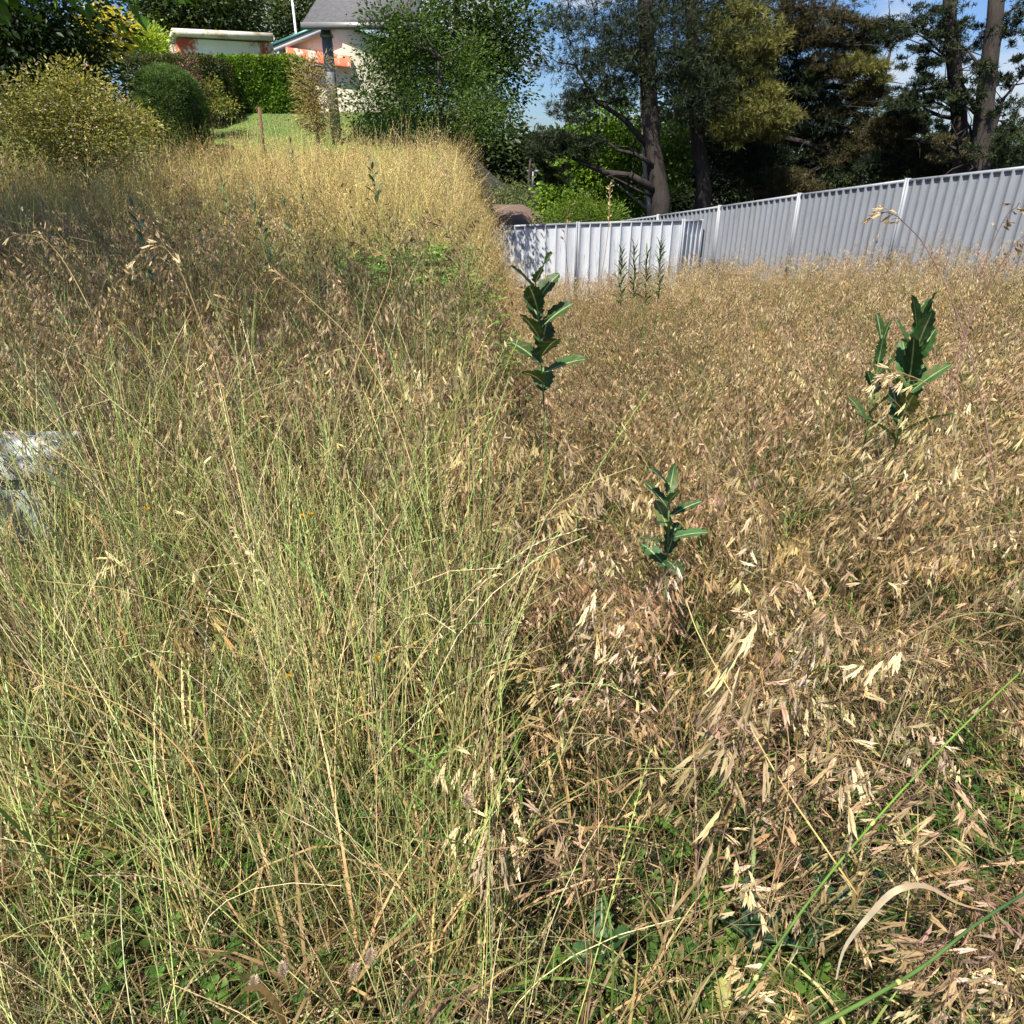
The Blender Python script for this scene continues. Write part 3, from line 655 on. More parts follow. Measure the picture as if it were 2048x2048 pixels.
tree('dry_shrub', 'straggly shrub with dry tan leaves and bare forked stems beside the lawn', 'shrub', onground(640, 15.8), 1.75, .045,
     [bl(612, 170, 15.8, .26, .3, .35, 1.3), bl(640, 200, 15.8, .35, .35, .35, 1.5), bl(622, 225, 15.7, .32, .3, .28, 1.3), bl(612, 135, 15.8, .1, .2, .2, .4), bl(645, 130, 15.9, .15, .2, .2, .4), bl(650, 245, 15.6, .4, .3, .3, 1)],
     300, 14, .085, .02, (.14, .13, .04), (.50, .40, .20), .10, 0, 40, bark=np.array([.22, .19, .16]))
tree('purple_shrub', 'small purple leaved shrub with pink flowers between the clipped bush and the bright hedge', 'shrub', onground(378, 17.6), 1.1, .03,
     [bl(378, 160, 17.6, .24, .2, .45, 1.4), bl(374, 190, 17.5, .24, .2, .3, 1)], 130, 14, .04, .025, (.05, .02, .02), (.38, .20, .19), .08, 0, 8)
tree('rose_bush', 'scrappy yellow green rose bush at the left foot of the bright hedge', 'bush', onground(432, 17.9), .8, .02,
     [bl(432, 195, 17.9, .22, .2, .25, 1.4), bl(450, 215, 17.7, .28, .2, .18, 1), bl(424, 168, 17.9, .12, .15, .2, .5)], 110, 10, .06, .035, (.07, .13, .03), (.36, .32, .08), .1, 0, 14)
m = MB(); root = empty('strap_leaf_plant', onground(382, 16.4), 'clump of bright green strap leaves at the foot of the dark hedge', 'plant')
for q in range(46): blade(m, np.array(root.location)+np.array([*rng.normal(0, .07, 2), 0]), rng.uniform(0, 6.28), rng.uniform(.05, .5), rng.uniform(.1, .9), rng.uniform(.5, .95), .03, mixc(np.array([.06, .13, .03]), np.array([.2, .32, .06]), rng.random()), 6)
child(m, 'leaves', M_weed, root)
tree('leafy_shrub', 'straggling mid green shrubbery right of the verandah post at the top of the slope', 'shrub', onground(880, 17), 1.7, .06,
     [bl(735, 205, 17.4, .55, .5, .6, 1.2), bl(790, 150, 17.1, .7, .5, .9, 1.6), bl(775, 70, 17.1, .6, .5, .6, 1.2), bl(830, 60, 17.1, .6, .5, .6, 1.2), bl(835, 215, 17, .6, .7, .5, 1.2), bl(905, 180, 17.5, .8, .8, .8, 2), bl(970, 235, 16.6, .6, .7, .5, 1.2), bl(945, 120, 18, .5, .6, .6, 1)], 1200, 13, .08, .045, (.03, .07, .014), (.11, .18, .035), .15, 0, 22)
tree('broadleaf_tree', 'spreading mid green tree between the house verandah and the pines', 'tree', onground(930, 29), 6.0, .2,
     [bl(850, 120, 29, 1.6, 1.4, 1.3, 2), bl(930, 90, 29.5, 1.9, 1.5, 1.5, 2.2), bl(990, 170, 28.6, 1.2, 1.2, 1.5, 1.4), bl(900, 20, 29, 2.3, 1.8, 1.4, 2), bl(1020, 60, 29, 1.3, 1.3, 1.3, 1.1)],
     1400, 13, .17, .09, (.02, .045, .012), (.09, .15, .03), .28, .1, 20, group='garden trees')

# white shed with peeling red patches
YS = 26.0; z0 = float(ground_z(-9, 25)); WHT = np.array([.80, .77, .68])
root = empty('shed', (*PY(440, 100, YS)[:2], z0), 'flat roofed white shed with paint peeling to red behind the hedges', 'shed')
m = MB(); a = PY(352, 76, YS); b = PY(540, 84, YS); zt = a[2]
m.add([[a[0], YS, z0], [b[0], YS+.3, z0], [b[0], YS+.3, b[2]], [a[0], YS, a[2]], [a[0]-1.6, YS+3, z0], [b[0]-1.4, YS+3.3, z0], [b[0]-1.4, YS+3.3, b[2]], [a[0]-1.6, YS+3, a[2]]],
      [(0, 1, 2), (0, 2, 3), (1, 5, 6), (1, 6, 2), (5, 4, 7), (5, 7, 6), (4, 0, 3), (4, 3, 7)], WHT)
child(m, 'wall', M_rust, root)
M_roofedge = surf_mat('weathered_fascia', .8, spots=(.36, .27, .12), scale=2.5, var=.15, thr=(.5, .62)); m = MB()
def slab(m, A, B, dy, th, over, c, sk=0.):       # raked roof slab from A to B with depth dy
    A = np.array(A); B = np.array(B); o = [np.array([-over, -over, 0]), np.array([over, -over, 0]), np.array([over+sk, dy+over, 0]), np.array([-over+sk, dy+over, 0])]
    t = [A+o[0], B+o[1], B+o[2], A+o[3]]; v = t+[q-np.array([0, 0, th]) for q in t]
    m.add(v, [(0, 1, 2), (0, 2, 3), (4, 6, 5), (4, 7, 6), (0, 4, 5), (0, 5, 1), (1, 5, 6), (1, 6, 2), (2, 6, 7), (2, 7, 3), (3, 7, 4), (3, 4, 0)], c)
slab(m, PY(354, 57, YS-.2), PY(540, 67, YS+.1), 3.2, .17, .12, np.array([.62, .58, .50]), -1.6)
child(m, 'roof', M_roofedge, root)

# cream gabled house
YH = 30.0; root = empty('gabled_house', (*PY(640, 100, YH)[:2], z0), 'cream gabled house with green roof edge and a peeling red strip behind the dry shrub', 'house')
e0 = PY(556, 84, YH); e1 = PY(668, 40, YH); e2 = PY(790, 84, YH); m = MB()
m.add([[e0[0], YH, z0], [e2[0], YH, z0], e2, e1, e0, [e0[0], YH+6, z0], [e2[0], YH+6, z0], e2+[0, 6, 0], e1+[0, 6, 0], e0+[0, 6, 0]],
      [(0, 1, 2), (0, 2, 4), (4, 2, 3), (5, 7, 6), (5, 9, 7), (9, 8, 7), (0, 4, 9), (0, 9, 5), (1, 6, 7), (1, 7, 2)], np.array([.80, .74, .58])); child(m, 'wall', M_wall, root)
m = MB(); slab(m, PY(541, 87, YH-.3), PY(668, 36, YH-.3), 6.6, .10, .0, np.array([.06, .20, .17])); slab(m, PY(668, 36, YH-.3), PY(800, 90, YH-.3), 6.6, .10, .0, np.array([.06, .20, .17])); child(m, 'roof', M_metal, root)
m = MB(); slab(m, PY(543, 93, YH-.28)+[0, .01, 0], PY(668, 42, YH-.28)+[0, .01, 0], .05, .20, .0, np.array([.62, .62, .58])); child(m, 'bargeboard', M_wall, root)
m = MB(); a = PY(571, 94, YH-.35); b = PY(700, 112, YH-.35); m.add([a, b, b-[0, 0, .34], a-[0, 0, .34], a+[0, .3, 0], b+[0, .3, 0]], [(0, 3, 2), (0, 2, 1), (0, 1, 5), (0, 5, 4)], np.array([.62, .16, .08]))
M_red = surf_mat('peeling_red', .8, spots=(.75, .55, .42), scale=4, var=.2, thr=(.52, .6)); child(m, 'weatherboard', M_red, root)

# near house corner: verandah post and eave
YV = 17.5; zg = float(ground_z(-4, YV)); pv = PY(661, 150, YV)
root = empty('verandah', (pv[0], YV, zg), 'grey verandah post under a dark sloping roof at the top of the slope', 'verandah')
m = MB(); m.box((pv[0]-.09, YV-.09, zg-.05), (pv[0]+.09, YV+.09, PY(640, 33, YV)[2]-.12), np.array([.26, .27, .29])); m.box((pv[0]-.11, YV-.11, PY(661, 72, YV)[2]-.03), (pv[0]+.11, YV+.11, PY(661, 72, YV)[2]+.03), np.array([.26, .27, .29])); child(m, 'post', M_metal, root)
m = MB(); z2 = PY(640, 33, YV)[2]; xl = PY(606, 44, YV-.3)[0]; xr_ = pv[0]+1.9; y0_ = YV-.35
v = np.array([[xl, y0_, z2-.14], [xr_, y0_, z2-.02], [xr_, y0_+4, z2+1.7], [xl, y0_+4, z2+1.5]]); v = np.concatenate([v, v-[0, 0, .10]])
m.add(v, [(0, 1, 2), (0, 2, 3), (4, 6, 5), (4, 7, 6), (0, 4, 5), (0, 5, 1), (1, 5, 6), (1, 6, 2), (2, 6, 7), (2, 7, 3), (3, 7, 4), (3, 4, 0)], np.array([.10, .10, .105])); child(m, 'roof', M_tile, root)
m = MB(); m.box((xl-.02, y0_-.09, z2-.27), (xr_+.02, y0_-.003, z2-.15), np.array([.20, .20, .20])); child(m, 'gutter', M_metal, root)

# street sign
YG = 23.5; root = empty('street_sign', (*PY(236, 110, YG)[:2], float(ground_z(-9, YG))), 'small white street name sign on a pale post above the dark hedge', 'street sign')
a = PY(236, 75, YG); m = MB(); m.tube(np.array([[a[0], YG, root.location[2]], [a[0], YG, a[2]+.04]]), .035, np.array([.7, .7, .66]), 8); child(m, 'post', M_metal, root)
m = MB(); b = PY(271, 86, YG); m.box((a[0]+.04, YG-.012, b[2]), (b[0], YG+.012, a[2]), np.array([.86, .86, .86])); bladeo = child(m, 'blade', M_metal, root)
cu = bpy.data.curves.new('lettering', 'FONT'); cu.body = 'ADELAIDE LA'; cu.size = .115; cu.extrude = .003; cu.align_x = 'CENTER'; cu.align_y = 'CENTER'
tmp = bpy.data.objects.new('lettering', cu); COL.objects.link(tmp); bpy.context.view_layer.update()
me = bpy.data.meshes.new_from_object(tmp.evaluated_get(bpy.context.evaluated_depsgraph_get())); bpy.data.objects.remove(tmp)
M_ink = surf_mat('sign_ink', .6); me.materials.clear(); me.materials.append(M_ink); ca = me.color_attributes.new('Col', 'FLOAT_COLOR', 'POINT')
for d_ in ca.data: d_.color = (.05, .05, .07, 1)
lo_ = bpy.data.objects.new('lettering', me); COL.objects.link(lo_); lo_.parent = bladeo; lo_.rotation_euler = (math.pi/2, 0, 0)
lo_.location = ((a[0]+.04+b[0])/2-root.location[0], YG-.018-root.location[1], (a[2]+b[2])/2-root.location[2]); lo_.scale = (.92*(b[0]-a[0]-.1)/max(me.vertices[0].co.x*0+max(v.co.x for v in me.vertices)*2, .01),)*2+(1,)

# poles, stake
for px, Y_, r_, c_, lab in ((508, 60, .13, (.25, .23, .22), 'distant timber power pole with a crossarm above the white shed'), (525, 66, .10, (.33, .33, .36), 'plain slim pole right of the crossarm pole above the shed')):
    p = PY(px, 20, Y_); root = empty('power_pole', (p[0], Y_, 0), lab, 'power pole', 'poles beyond the shed'); m = MB(); m.tube(np.array([[p[0], Y_, 0], [p[0], Y_, p[2]+1.5]]), [r_*1.2, r_], np.array(c_), 8); child(m, 'pole', M_bark, root)
    if px == 508: m = MB(); zc = PY(px, 40, Y_)[2]; m.box((p[0]-.9, Y_-.2, zc), (p[0]+.9, Y_-.1, zc+.12), np.array(c_)); child(m, 'crossarm', M_bark, root)
p = PY(589, 40, 36); root = empty('mast', (p[0], 36, 1), 'slim white antenna mast rising behind the cream gabled house', 'mast'); m = MB(); m.tube(np.array([[p[0], 36, 1], [p[0], 36, p[2]+1.2]]), .05, np.array([.75, .75, .75]), 6); mp_ = child(m, 'pole', M_metal, root)
p = PY(518, 214, 15.2); q = PY(522, 270, 15.2); m = MB(); m.tube(np.array([[q[0]-.01, 15.2, gz(q)-.05], [p[0], 15.2, p[2]]]), [.035, .03], np.array([.17, .085, .06]), 4)
root = empty('garden_stake', (q[0], 15.2, gz(q)), 'short rusty brown stake standing in the grass before the lawn', 'stake'); child(m, 'post', M_bark, root)

# ------------------------------------------------------------------ right: steel fences
FGREY = np.array([.27, .29, .325])
def fence(label, tops, bays, period, rib, dep, cpan, cpost, group='grey steel boundary fences', h=1.8):
    root = empty('steel_fence', (tops[0][0], tops[0][1], tops[0][2]-h), label, 'fence', group)
    for i, tp in enumerate(tops):
        m = MB(); x, y, z = tp; nb = tops[min(i+1, len(tops)-1)]-tops[max(i-1, 0)]; nb[2] = 0; nb /= np.linalg.norm(nb)
        R3 = np.array([[nb[0], -nb[1], 0], [nb[1], nb[0], 0], [0, 0, 1]])
        m.box((-.042, -.034, -h-.1), (-.012, .034, .03), cpost, R3, tp); m.box((.012, -.034, -h-.1), (.042, .034, .03), cpost, R3, tp); m.box((-.0115, -.012, -h-.1), (.0115, .012, .025), cpost*.8, R3, tp)
        child(m, 'post', M_fence, root)
    for A, B in bays:
        A = np.array(A); B = np.array(B); d = B-A; Ln = np.linalg.norm(d[:2]); t = np.array([d[0], d[1], 0])/Ln; nrm = np.array([t[1], -t[0], 0]); 
        if nrm[1] > 0 and abs(nrm[1]) > .3: nrm = -nrm
        if nrm @ (np.array([0, 0, 0])-A) < 0: nrm = -nrm
        s0, s1 = .045, Ln-.045; xs = []; k = 0; x = s0
        while x < s1:
            xs += [(x, 0), (x+period*(1-rib), 0), (x+period*(1-rib)+period*rib*.25, dep), (x+period-period*rib*.25, dep)]; x += period
        xs = [q for q in xs if q[0] <= s1]+[(s1, 0)]
        xa = np.array([q[0] for q in xs]); da = np.array([q[1] for q in xs]); top = A+t*xa[:, None]+nrm*da[:, None]; top[:, 2] = A[2]+(d[2])*xa/Ln-.02
        bot = top.copy(); bot[:, 2] -= h-.05; n = len(xs); m = MB()
        back = -nrm*.004
        v = np.concatenate([top, bot]); ff = []
        for q in range(n-1): ff += [(q, q+n, q+1), (q+1, q+n, q+1+n)]
        m.add(v, ff, cpan*rng.uniform(.97, 1.03)); child(m, 'panel', M_fence, root)
        m = MB(); R3 = np.array([[t[0], -t[1], 0], [t[1], t[0], 0], [0, 0, 1]]); sl = d[2]/Ln
        v = []
        for xx, zz in ((s0, 0), (s1, 0)):
            for yy, z_ in ((-.028, -.045), (.028, -.045), (.028, .012), (-.028, .012)): v.append(A+t*xx+nrm*yy+np.array([0, 0, sl*xx+z_]))
        m.add(v, [(0, 1, 5), (0, 5, 4), (1, 2, 6), (1, 6, 5), (2, 3, 7), (2, 7, 6), (3, 0, 4), (3, 4, 7), (0, 3, 2), (0, 2, 1), (4, 5, 6), (4, 6, 7)], cpost); child(m, 'rail', M_fence, root)
    return root
tops2 = [PD(2128, 325, 10.15), PD(1816, 360, 12.3), PD(1600, 389, 14.45), PD(1440, 413, 16.6), PD(1317, 431, 18.75), PD(1219, 445, 20.9), PD(1139, 457, 23.05)]
fence('long grey steel fence climbing to the right edge in front of the pines', tops2, list(zip(tops2[:-1], tops2[1:])), .165, .42, .035, FGREY*.93, FGREY)
cor = PD(1405, 425, 17.1); tops1 = [PD(1404, 441, 17.0), PD(1367, 440, 16.3), PD(1156, 446, 16.2), PD(938, 455, 16.4)]
fence('paler low steel fence with wide flat pans joining the long fence at a corner post', tops1, list(zip(tops1[:-1], tops1[1:])), .235, .16, .035, np.array([.56, .59, .64]), FGREY*.95)

# neighbour's roof
YR = 34; root = empty('neighbour_house', (*PY(1050, 430, YR)[:2], gz(PY(1050, 430, YR))), 'brown tiled hip roof of a house showing over the low fence', 'house')
m = MB(); r0_ = PY(1046, 409, YR+1.5); l0 = PY(960, 409, YR+1.5); ea = PY(1105, 442, YR+4); eb = PY(1040, 452, YR-2); ec = PY(940, 452, YR-2); ed = PY(940, 442, YR+5)
m.add([r0_, l0, ea, eb, ec, ed, r0_-[0, 0, .15], l0-[0, 0, .15], ea-[0, 0, .15], eb-[0, 0, .15], ec-[0, 0, .15], ed-[0, 0, .15]],
      [(0, 3, 2), (0, 1, 4), (0, 4, 3), (1, 5, 4), (0, 2, 5), (0, 5, 1), (3, 9, 8), (3, 8, 2), (3, 4, 10), (3, 10, 9), (9, 10, 11), (9, 11, 8)], np.array([.15, .10, .075])); child(m, 'roof', M_tile, root)
m = MB(); m.box((ec[0]+.4, YR-1.4, root.location[2]), (eb[0]-.2, YR+3.5, eb[2]-.16), np.array([.30, .17, .12])); child(m, 'wall', M_wall, root)
for p_, q_ in ((r0_, ea), (r0_, eb)): pass
p = PY(1066, 343, 70); root = empty('floodlight_pole', (p[0], 70, -2), 'tiny distant floodlight pole in the blue gap left of the pines', 'light pole'); m = MB(); m.tube(np.array([[p[0], 70, -2], p]), .09, np.array([.2, .2, .22]), 6); child(m, 'pole', M_metal, root)
for q in (-1, 1): m = MB(); m.box((p[0]+q*.35-.2, 69.8, p[2]-.1), (p[0]+q*.35+.2, 70.2, p[2]+.12), np.array([.15, .15, .17])); child(m, 'lamp_head', M_metal, root)

# ------------------------------------------------------------------ right: trees behind the fence
def P3(lst, Y_): return [PY(a, b, Y_+(c[0] if c else 0)) for a, b, *c in lst]
def gbase(px, Y_): p = onground(px, Y_); return p
tree('willow_tree', 'pale grey green weeping tree behind the brown tiled roof', 'tree', gbase(1055, 42), 3.5, .15, [bl(1050, 405, 42, 1.4, 1.2, .9, 2), bl(1085, 418, 42, .9, 1, .6, 1.2), bl(1015, 400, 42, 1.3, 1.2, 1.1, 1.5)], 480, 15, .2, .05, (.07, .10, .03), (.20, .24, .09), .22, .9, 14, group='leafy trees behind the steel fence')
tree('leafy_shrub', 'bright green feathery shrub poking over the low steel fence', 'shrub', gbase(1165, 20), 1.6, .05, [bl(1120, 440, 20, .55, .5, .35, 1), bl(1165, 425, 20.2, .65, .5, .5, 1.6), bl(1215, 437, 20.1, .5, .5, .4, 1)], 600, 12, .09, .022, (.07, .13, .018), (.20, .30, .04), .12, -.3, 22)
tree('broadleaf_tree', 'sunlit broad leaved tree with a thin pale trunk left of the leaning pine trunk', 'tree', gbase(1296, 24.5), 5.2, .085,
     [bl(1150, 370, 26.5, 1.0, 1.0, .8, 1.5), bl(1200, 330, 27, .9, 1.0, 1.0, 1.5), bl(1245, 390, 26, .9, .9, .8, 1.4), bl(1120, 405, 26.5, .8, .9, .5, 1), bl(1260, 300, 25.4, .6, .8, .7, 1), bl(1345, 300, 25.5, .6, .9, .9, 1.1), bl(1200, 418, 26, 1.4, .9, .4, 1.2), bl(1210, 240, 26, 1.0, 1, .9, 1)],
     1500, 12, .15, .11, (.05, .11, .014), (.22, .36, .035), .22, .25, 8, bark=np.array([.36, .34, .30]), trunk=[PY(a_, b_, 24.5) for a_, b_ in ((1302, 470), (1298, 420), (1290, 350), (1286, 290), (1283, 200), (1280, 100))], group='leafy trees behind the steel fence')
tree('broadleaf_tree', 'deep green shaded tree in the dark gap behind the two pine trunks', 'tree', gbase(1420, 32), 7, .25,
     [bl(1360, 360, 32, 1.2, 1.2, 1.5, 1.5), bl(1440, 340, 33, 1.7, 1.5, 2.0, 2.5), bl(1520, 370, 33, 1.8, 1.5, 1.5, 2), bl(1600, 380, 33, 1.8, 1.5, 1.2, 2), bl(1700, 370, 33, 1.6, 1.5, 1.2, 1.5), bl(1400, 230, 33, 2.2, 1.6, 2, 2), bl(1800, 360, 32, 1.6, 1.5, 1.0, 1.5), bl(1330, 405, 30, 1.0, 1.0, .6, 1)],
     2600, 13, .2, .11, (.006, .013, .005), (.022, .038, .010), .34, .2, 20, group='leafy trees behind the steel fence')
tree('broadleaf_tree', 'small grey green tree between the big pine and the pair of slim trunks', 'tree', gbase(1740, 30), 6, .12,
     [bl(1740, 262, 30, .9, .9, 1.1, 1.6), bl(1770, 300, 30, 1.1, 1.0, .8, 1.4), bl(1735, 220, 30.5, .5, .6, .6, .8), bl(1690, 330, 30, 1.0, .9, .6, 1.2)], 520, 13, .13, .05, (.03, .06, .014), (.12, .17, .035), .22, .1, 14, group='leafy trees behind the steel fence')

OL_SUNLIT = (.22, .215, .045); BR = (.085, .065, .024); DK = (.014, .026, .012)  # olive paints sunlit clumps into the needle colour, dark the shaded interior; brown is foliage
Y_ = 22.5
pine('leaning pine with one long bare branch reaching left over the low fence', gbase(1330, Y_), [gbase(1332, Y_)]+P3([(1322, 400), (1312, 340), (1304, 285), (1296, 150), (1290, 0), (1284, -160)], Y_), .29,
     [bl(1110, 292, Y_-.3, .85, .6, .22, 2.2, ), bl(1165, 290, Y_, .5, .5, .25, 1.2), bl(1085, 312, Y_-.4, .3, .3, .14, .5), bl(1128, 350, Y_-.2, .35, .3, .15, .5), bl(1105, 352, Y_-.3, .18, .2, .12, .3), bl(1150, 215, Y_, .8, .6, .35, 1.2), bl(1240, 160, Y_, 1.1, 1.1, .6, 2.5), bl(1380, 200, Y_, 1.2, 1.2, .8, 2.5), bl(1180, 100, Y_, 1.6, 1.2, .9, 3), bl(1330, 80, Y_, 2.0, 1.6, 1.1, 4), bl(1260, -20, Y_, 2.2, 1.8, 1.1, 3)],
     3600, nl=5, arms=[(P3([(1308, 378), (1262, 352), (1210, 345), (1165, 325), (1120, 300), (1080, 285)], Y_-.1), .13, .035), (P3([(1306, 330), (1270, 308), (1235, 300), (1195, 268)], Y_-.2), .07, .03), (P3([(1165, 325), (1150, 340), (1130, 355)], Y_-.1), .03, .015), (P3([(1302, 300), (1250, 240), (1190, 200), (1150, 130)], Y_), .1, .03)])
Y_ = 24
pine('straight grey pine trunk standing in the dark gap right of the leaning pine', gbase(1418, Y_), [gbase(1418, Y_)]+P3([(1408, 380), (1398, 300), (1390, 200), (1384, 60), (1380, -150)], Y_), .26,
     [bl(1440, 170, Y_, 1.5, 1.2, 1.0, 3), bl(1400, 60, Y_, 1.8, 1.4, 1.1, 3), bl(1460, 300, Y_+1.5, 1.1, 1, .8, 1.6), bl(1390, -60, Y_, 2, 1.6, 1, 2)], 2600, [(P3([(1400, 352), (1380, 348), (1358, 345)], Y_), .04, .02)])
Y_ = 24.5
big = [bl(1505, 78, Y_-1.8, .85, .8, .62, 3)+(OL_SUNLIT,), bl(1475, 60, Y_-1.6, .6, .7, .6, 1.5)+(OL_SUNLIT,), bl(1500, 185, Y_-1.8, .62, .7, .5, 1.8)+(OL_SUNLIT,), bl(1520, 225, Y_-2, .9, .8, .5, 3)+(OL_SUNLIT,), bl(1470, 250, Y_-1.8, .7, .7, .5, 1.6)+(OL_SUNLIT,), bl(1555, 250, Y_-1.7, .35, .5, .3, .8)+(OL_SUNLIT,),
       bl(1620, 55, Y_-.5, 1.1, .9, .45, 3)+(BR,), bl(1690, 65, Y_, .7, .7, .35, 1.8)+(BR,), bl(1745, 78, Y_, .55, .5, .3, 1.4), bl(1775, 60, Y_, .35, .4, .25, .8), bl(1710, 110, Y_, .55, .5, .2, 1), bl(1660, 135, Y_-.5, .8, .8, .4, 2)+(BR,), bl(1715, 150, Y_-.6, .75, .7, .38, 2.2)+(OL_SUNLIT,),
       bl(1745, 175, Y_-.3, .4, .5, .3, 1)+(BR,), bl(1600, 160, Y_, 1.0, 1.0, .5, 2.5), bl(1560, 200, Y_+.5, 1.0, 1, .6, 2.5)+(DK,), bl(1690, 215, Y_-.2, .9, .8, .45, 2.5)+(BR,), bl(1640, 240, Y_, .9, .9, .4, 2)+(DK,), bl(1580, 290, Y_+.5, 1.3, 1.1, .7, 3)+(DK,),
       bl(1500, 330, Y_, 1.3, 1.1, .6, 2.6)+(DK,), bl(1560, 370, Y_-.6, 1.1, .9, .4, 2.2)+(BR,), bl(1680, 300, Y_, 1.0, .9, .45, 2.2)+(BR,), bl(1745, 285, Y_-.7, .9, .8, .45, 2.4)+(BR,), bl(1640, 350, Y_, 1.1, .9, .4, 2.0)+(DK,), bl(1560, 100, Y_+.5, .9, .9, .6, 2)+(DK,), bl(1580, 0, Y_, 2.2, 1.6, .9, 4)+(BR,), bl(1440, 120, Y_+.4, 1.0, 1.1, 1.2, 2)+(DK,)]
pine('largest pine with heavy sagging brown foliage and painted sunlit olive clumps above the long fence', gbase(1530, Y_), [gbase(1530, Y_)]+P3([(1532, 400), (1520, 300), (1512, 200), (1545, 110), (1575, 20), (1590, -150)], Y_), .3, big, 17000,
     [(P3([(1530, 130), (1565, 105), (1600, 88), (1650, 88), (1700, 92), (1740, 78), (1780, 52)], Y_-.2), .12, .03), (P3([(1700, 92), (1735, 110), (1760, 130)], Y_-.2), .05, .015), (P3([(1520, 180), (1600, 178), (1670, 172), (1720, 180), (1760, 160)], Y_-.2), .13, .03),
      (P3([(1540, 220), (1620, 228), (1680, 255), (1720, 262)], Y_-.4), .1, .03), (P3([(1540, 270), (1610, 285), (1660, 310), (1700, 340), (1740, 365)], Y_-.4), .1, .03)], nl=24, k_=1.25)
Y_ = 20
pine('slim straight pine trunk with open airy crown, left of the right hand pair', gbase(1925, Y_), [gbase(1924, Y_)]+P3([(1922, 330), (1918, 230), (1908, 130), (1900, 40), (1896, -120)], Y_), .21,
     [bl(1830, 60, Y_, .5, .5, .28, 1.6), bl(1870, 90, Y_, .5, .6, .3, 1.6), bl(1840, 115, Y_, .4, .5, .2, 1), bl(1868, 150, Y_, .38, .5, .24, 1.4), bl(1835, 178, Y_, .45, .5, .17, 1.6), bl(1808, 195, Y_, .25, .3, .1, .7), bl(1870, 190, Y_, .4, .4, .2, 1.3), bl(1795, 205, Y_-.2, .2, .3, .1, .5), bl(1835, 215, Y_, .5, .5, .15, 1.2), bl(1930, 60, Y_, .5, .5, .3, 1.3), bl(1850, 30, Y_, .7, .6, .3, 1.6), bl(1940, 100, Y_+.3, .35, .4, .3, 1), bl(1860, 255, Y_-.2, .3, .3, .14, .8), bl(1880, -20, Y_, 1.2, 1, .5, 1.5)],
     3400, [(P3([(1912, 165), (1880, 175), (1845, 180), (1812, 192)], Y_), .06, .018), (P3([(1916, 238), (1880, 232), (1850, 218), (1838, 200)], Y_), .06, .018), (P3([(1914, 200), (1898, 180), (1890, 170)], Y_), .05, .02), (P3([(1920, 272), (1880, 270), (1855, 278), (1835, 285)], Y_), .045, .015), (P3([(1922, 325), (1895, 300), (1855, 275)], Y_), .06, .02), (P3([(1920, 242), (1940, 255), (1945, 285)], Y_), .05, .02), (P3([(1905, 100), (1870, 75), (1835, 60)], Y_), .05, .015)], LL=.12, nl=14, k_=.85)
Y_ = 19.3
pine('thicker right hand pine trunk with dark needles filling the top right corner', gbase(1958, Y_), [gbase(1956, Y_)]+P3([(1960, 340), (1966, 240), (1978, 130), (1990, 40), (2000, -120)], Y_), .25,
     [bl(2010, 60, Y_, .3, .5, .35, 1.2), bl(1950, 170, Y_-.2, .3, .4, .4, 1.4), bl(2015, 150, Y_, .3, .4, .3, 1.2), bl(2025, 230, Y_-.2, .35, .4, .4, 1.5), bl(1930, 210, Y_, .25, .4, .2, 1), bl(1990, 290, Y_-.3, .6, .5, .25, 2), bl(2035, 320, Y_-.3, .4, .5, .25, 1.5), bl(2040, 20, Y_, .6, .6, .4, 1), bl(1985, 220, Y_, .2, .3, .2, .8), bl(1900, 300, Y_-.3, .35, .4, .2, 1)+(BR,)],
     2600, [(P3([(1964, 250), (1950, 215), (1925, 170), (1918, 140)], Y_-.1), .06, .02), (P3([(1960, 345), (1940, 325), (1915, 300), (1890, 285)], Y_-.1), .08, .03), (P3([(1970, 300), (1990, 250), (2005, 200), (2030, 170)], Y_-.1), .07, .02), (P3([(1962, 150), (1950, 120), (1935, 100)], Y_), .05, .02)], LL=.12, nl=12, k_=.95)
Y_ = 21.5
pine('low spreading pine with brownish foliage hanging just above the long fence', gbase(1830, Y_), [gbase(1835, Y_)]+P3([(1832, 380), (1828, 330), (1820, 290), (1800, 250)], Y_), .13,
     [bl(1790, 265, Y_, .6, .6, .3, 2)+(BR,), bl(1825, 315, Y_, .8, .6, .28, 2.4)+(BR,), bl(1880, 335, Y_, .6, .5, .2, 1.5)+(DK,), bl(1775, 325, Y_, .7, .6, .25, 2)+(DK,), bl(1815, 240, Y_, .4, .4, .2, 1.2), bl(1800, 222, Y_, .3, .3, .15, .8)], 2600, [(P3([(1822, 300), (1790, 270), (1760, 262)], Y_), .05, .02)], nl=16)
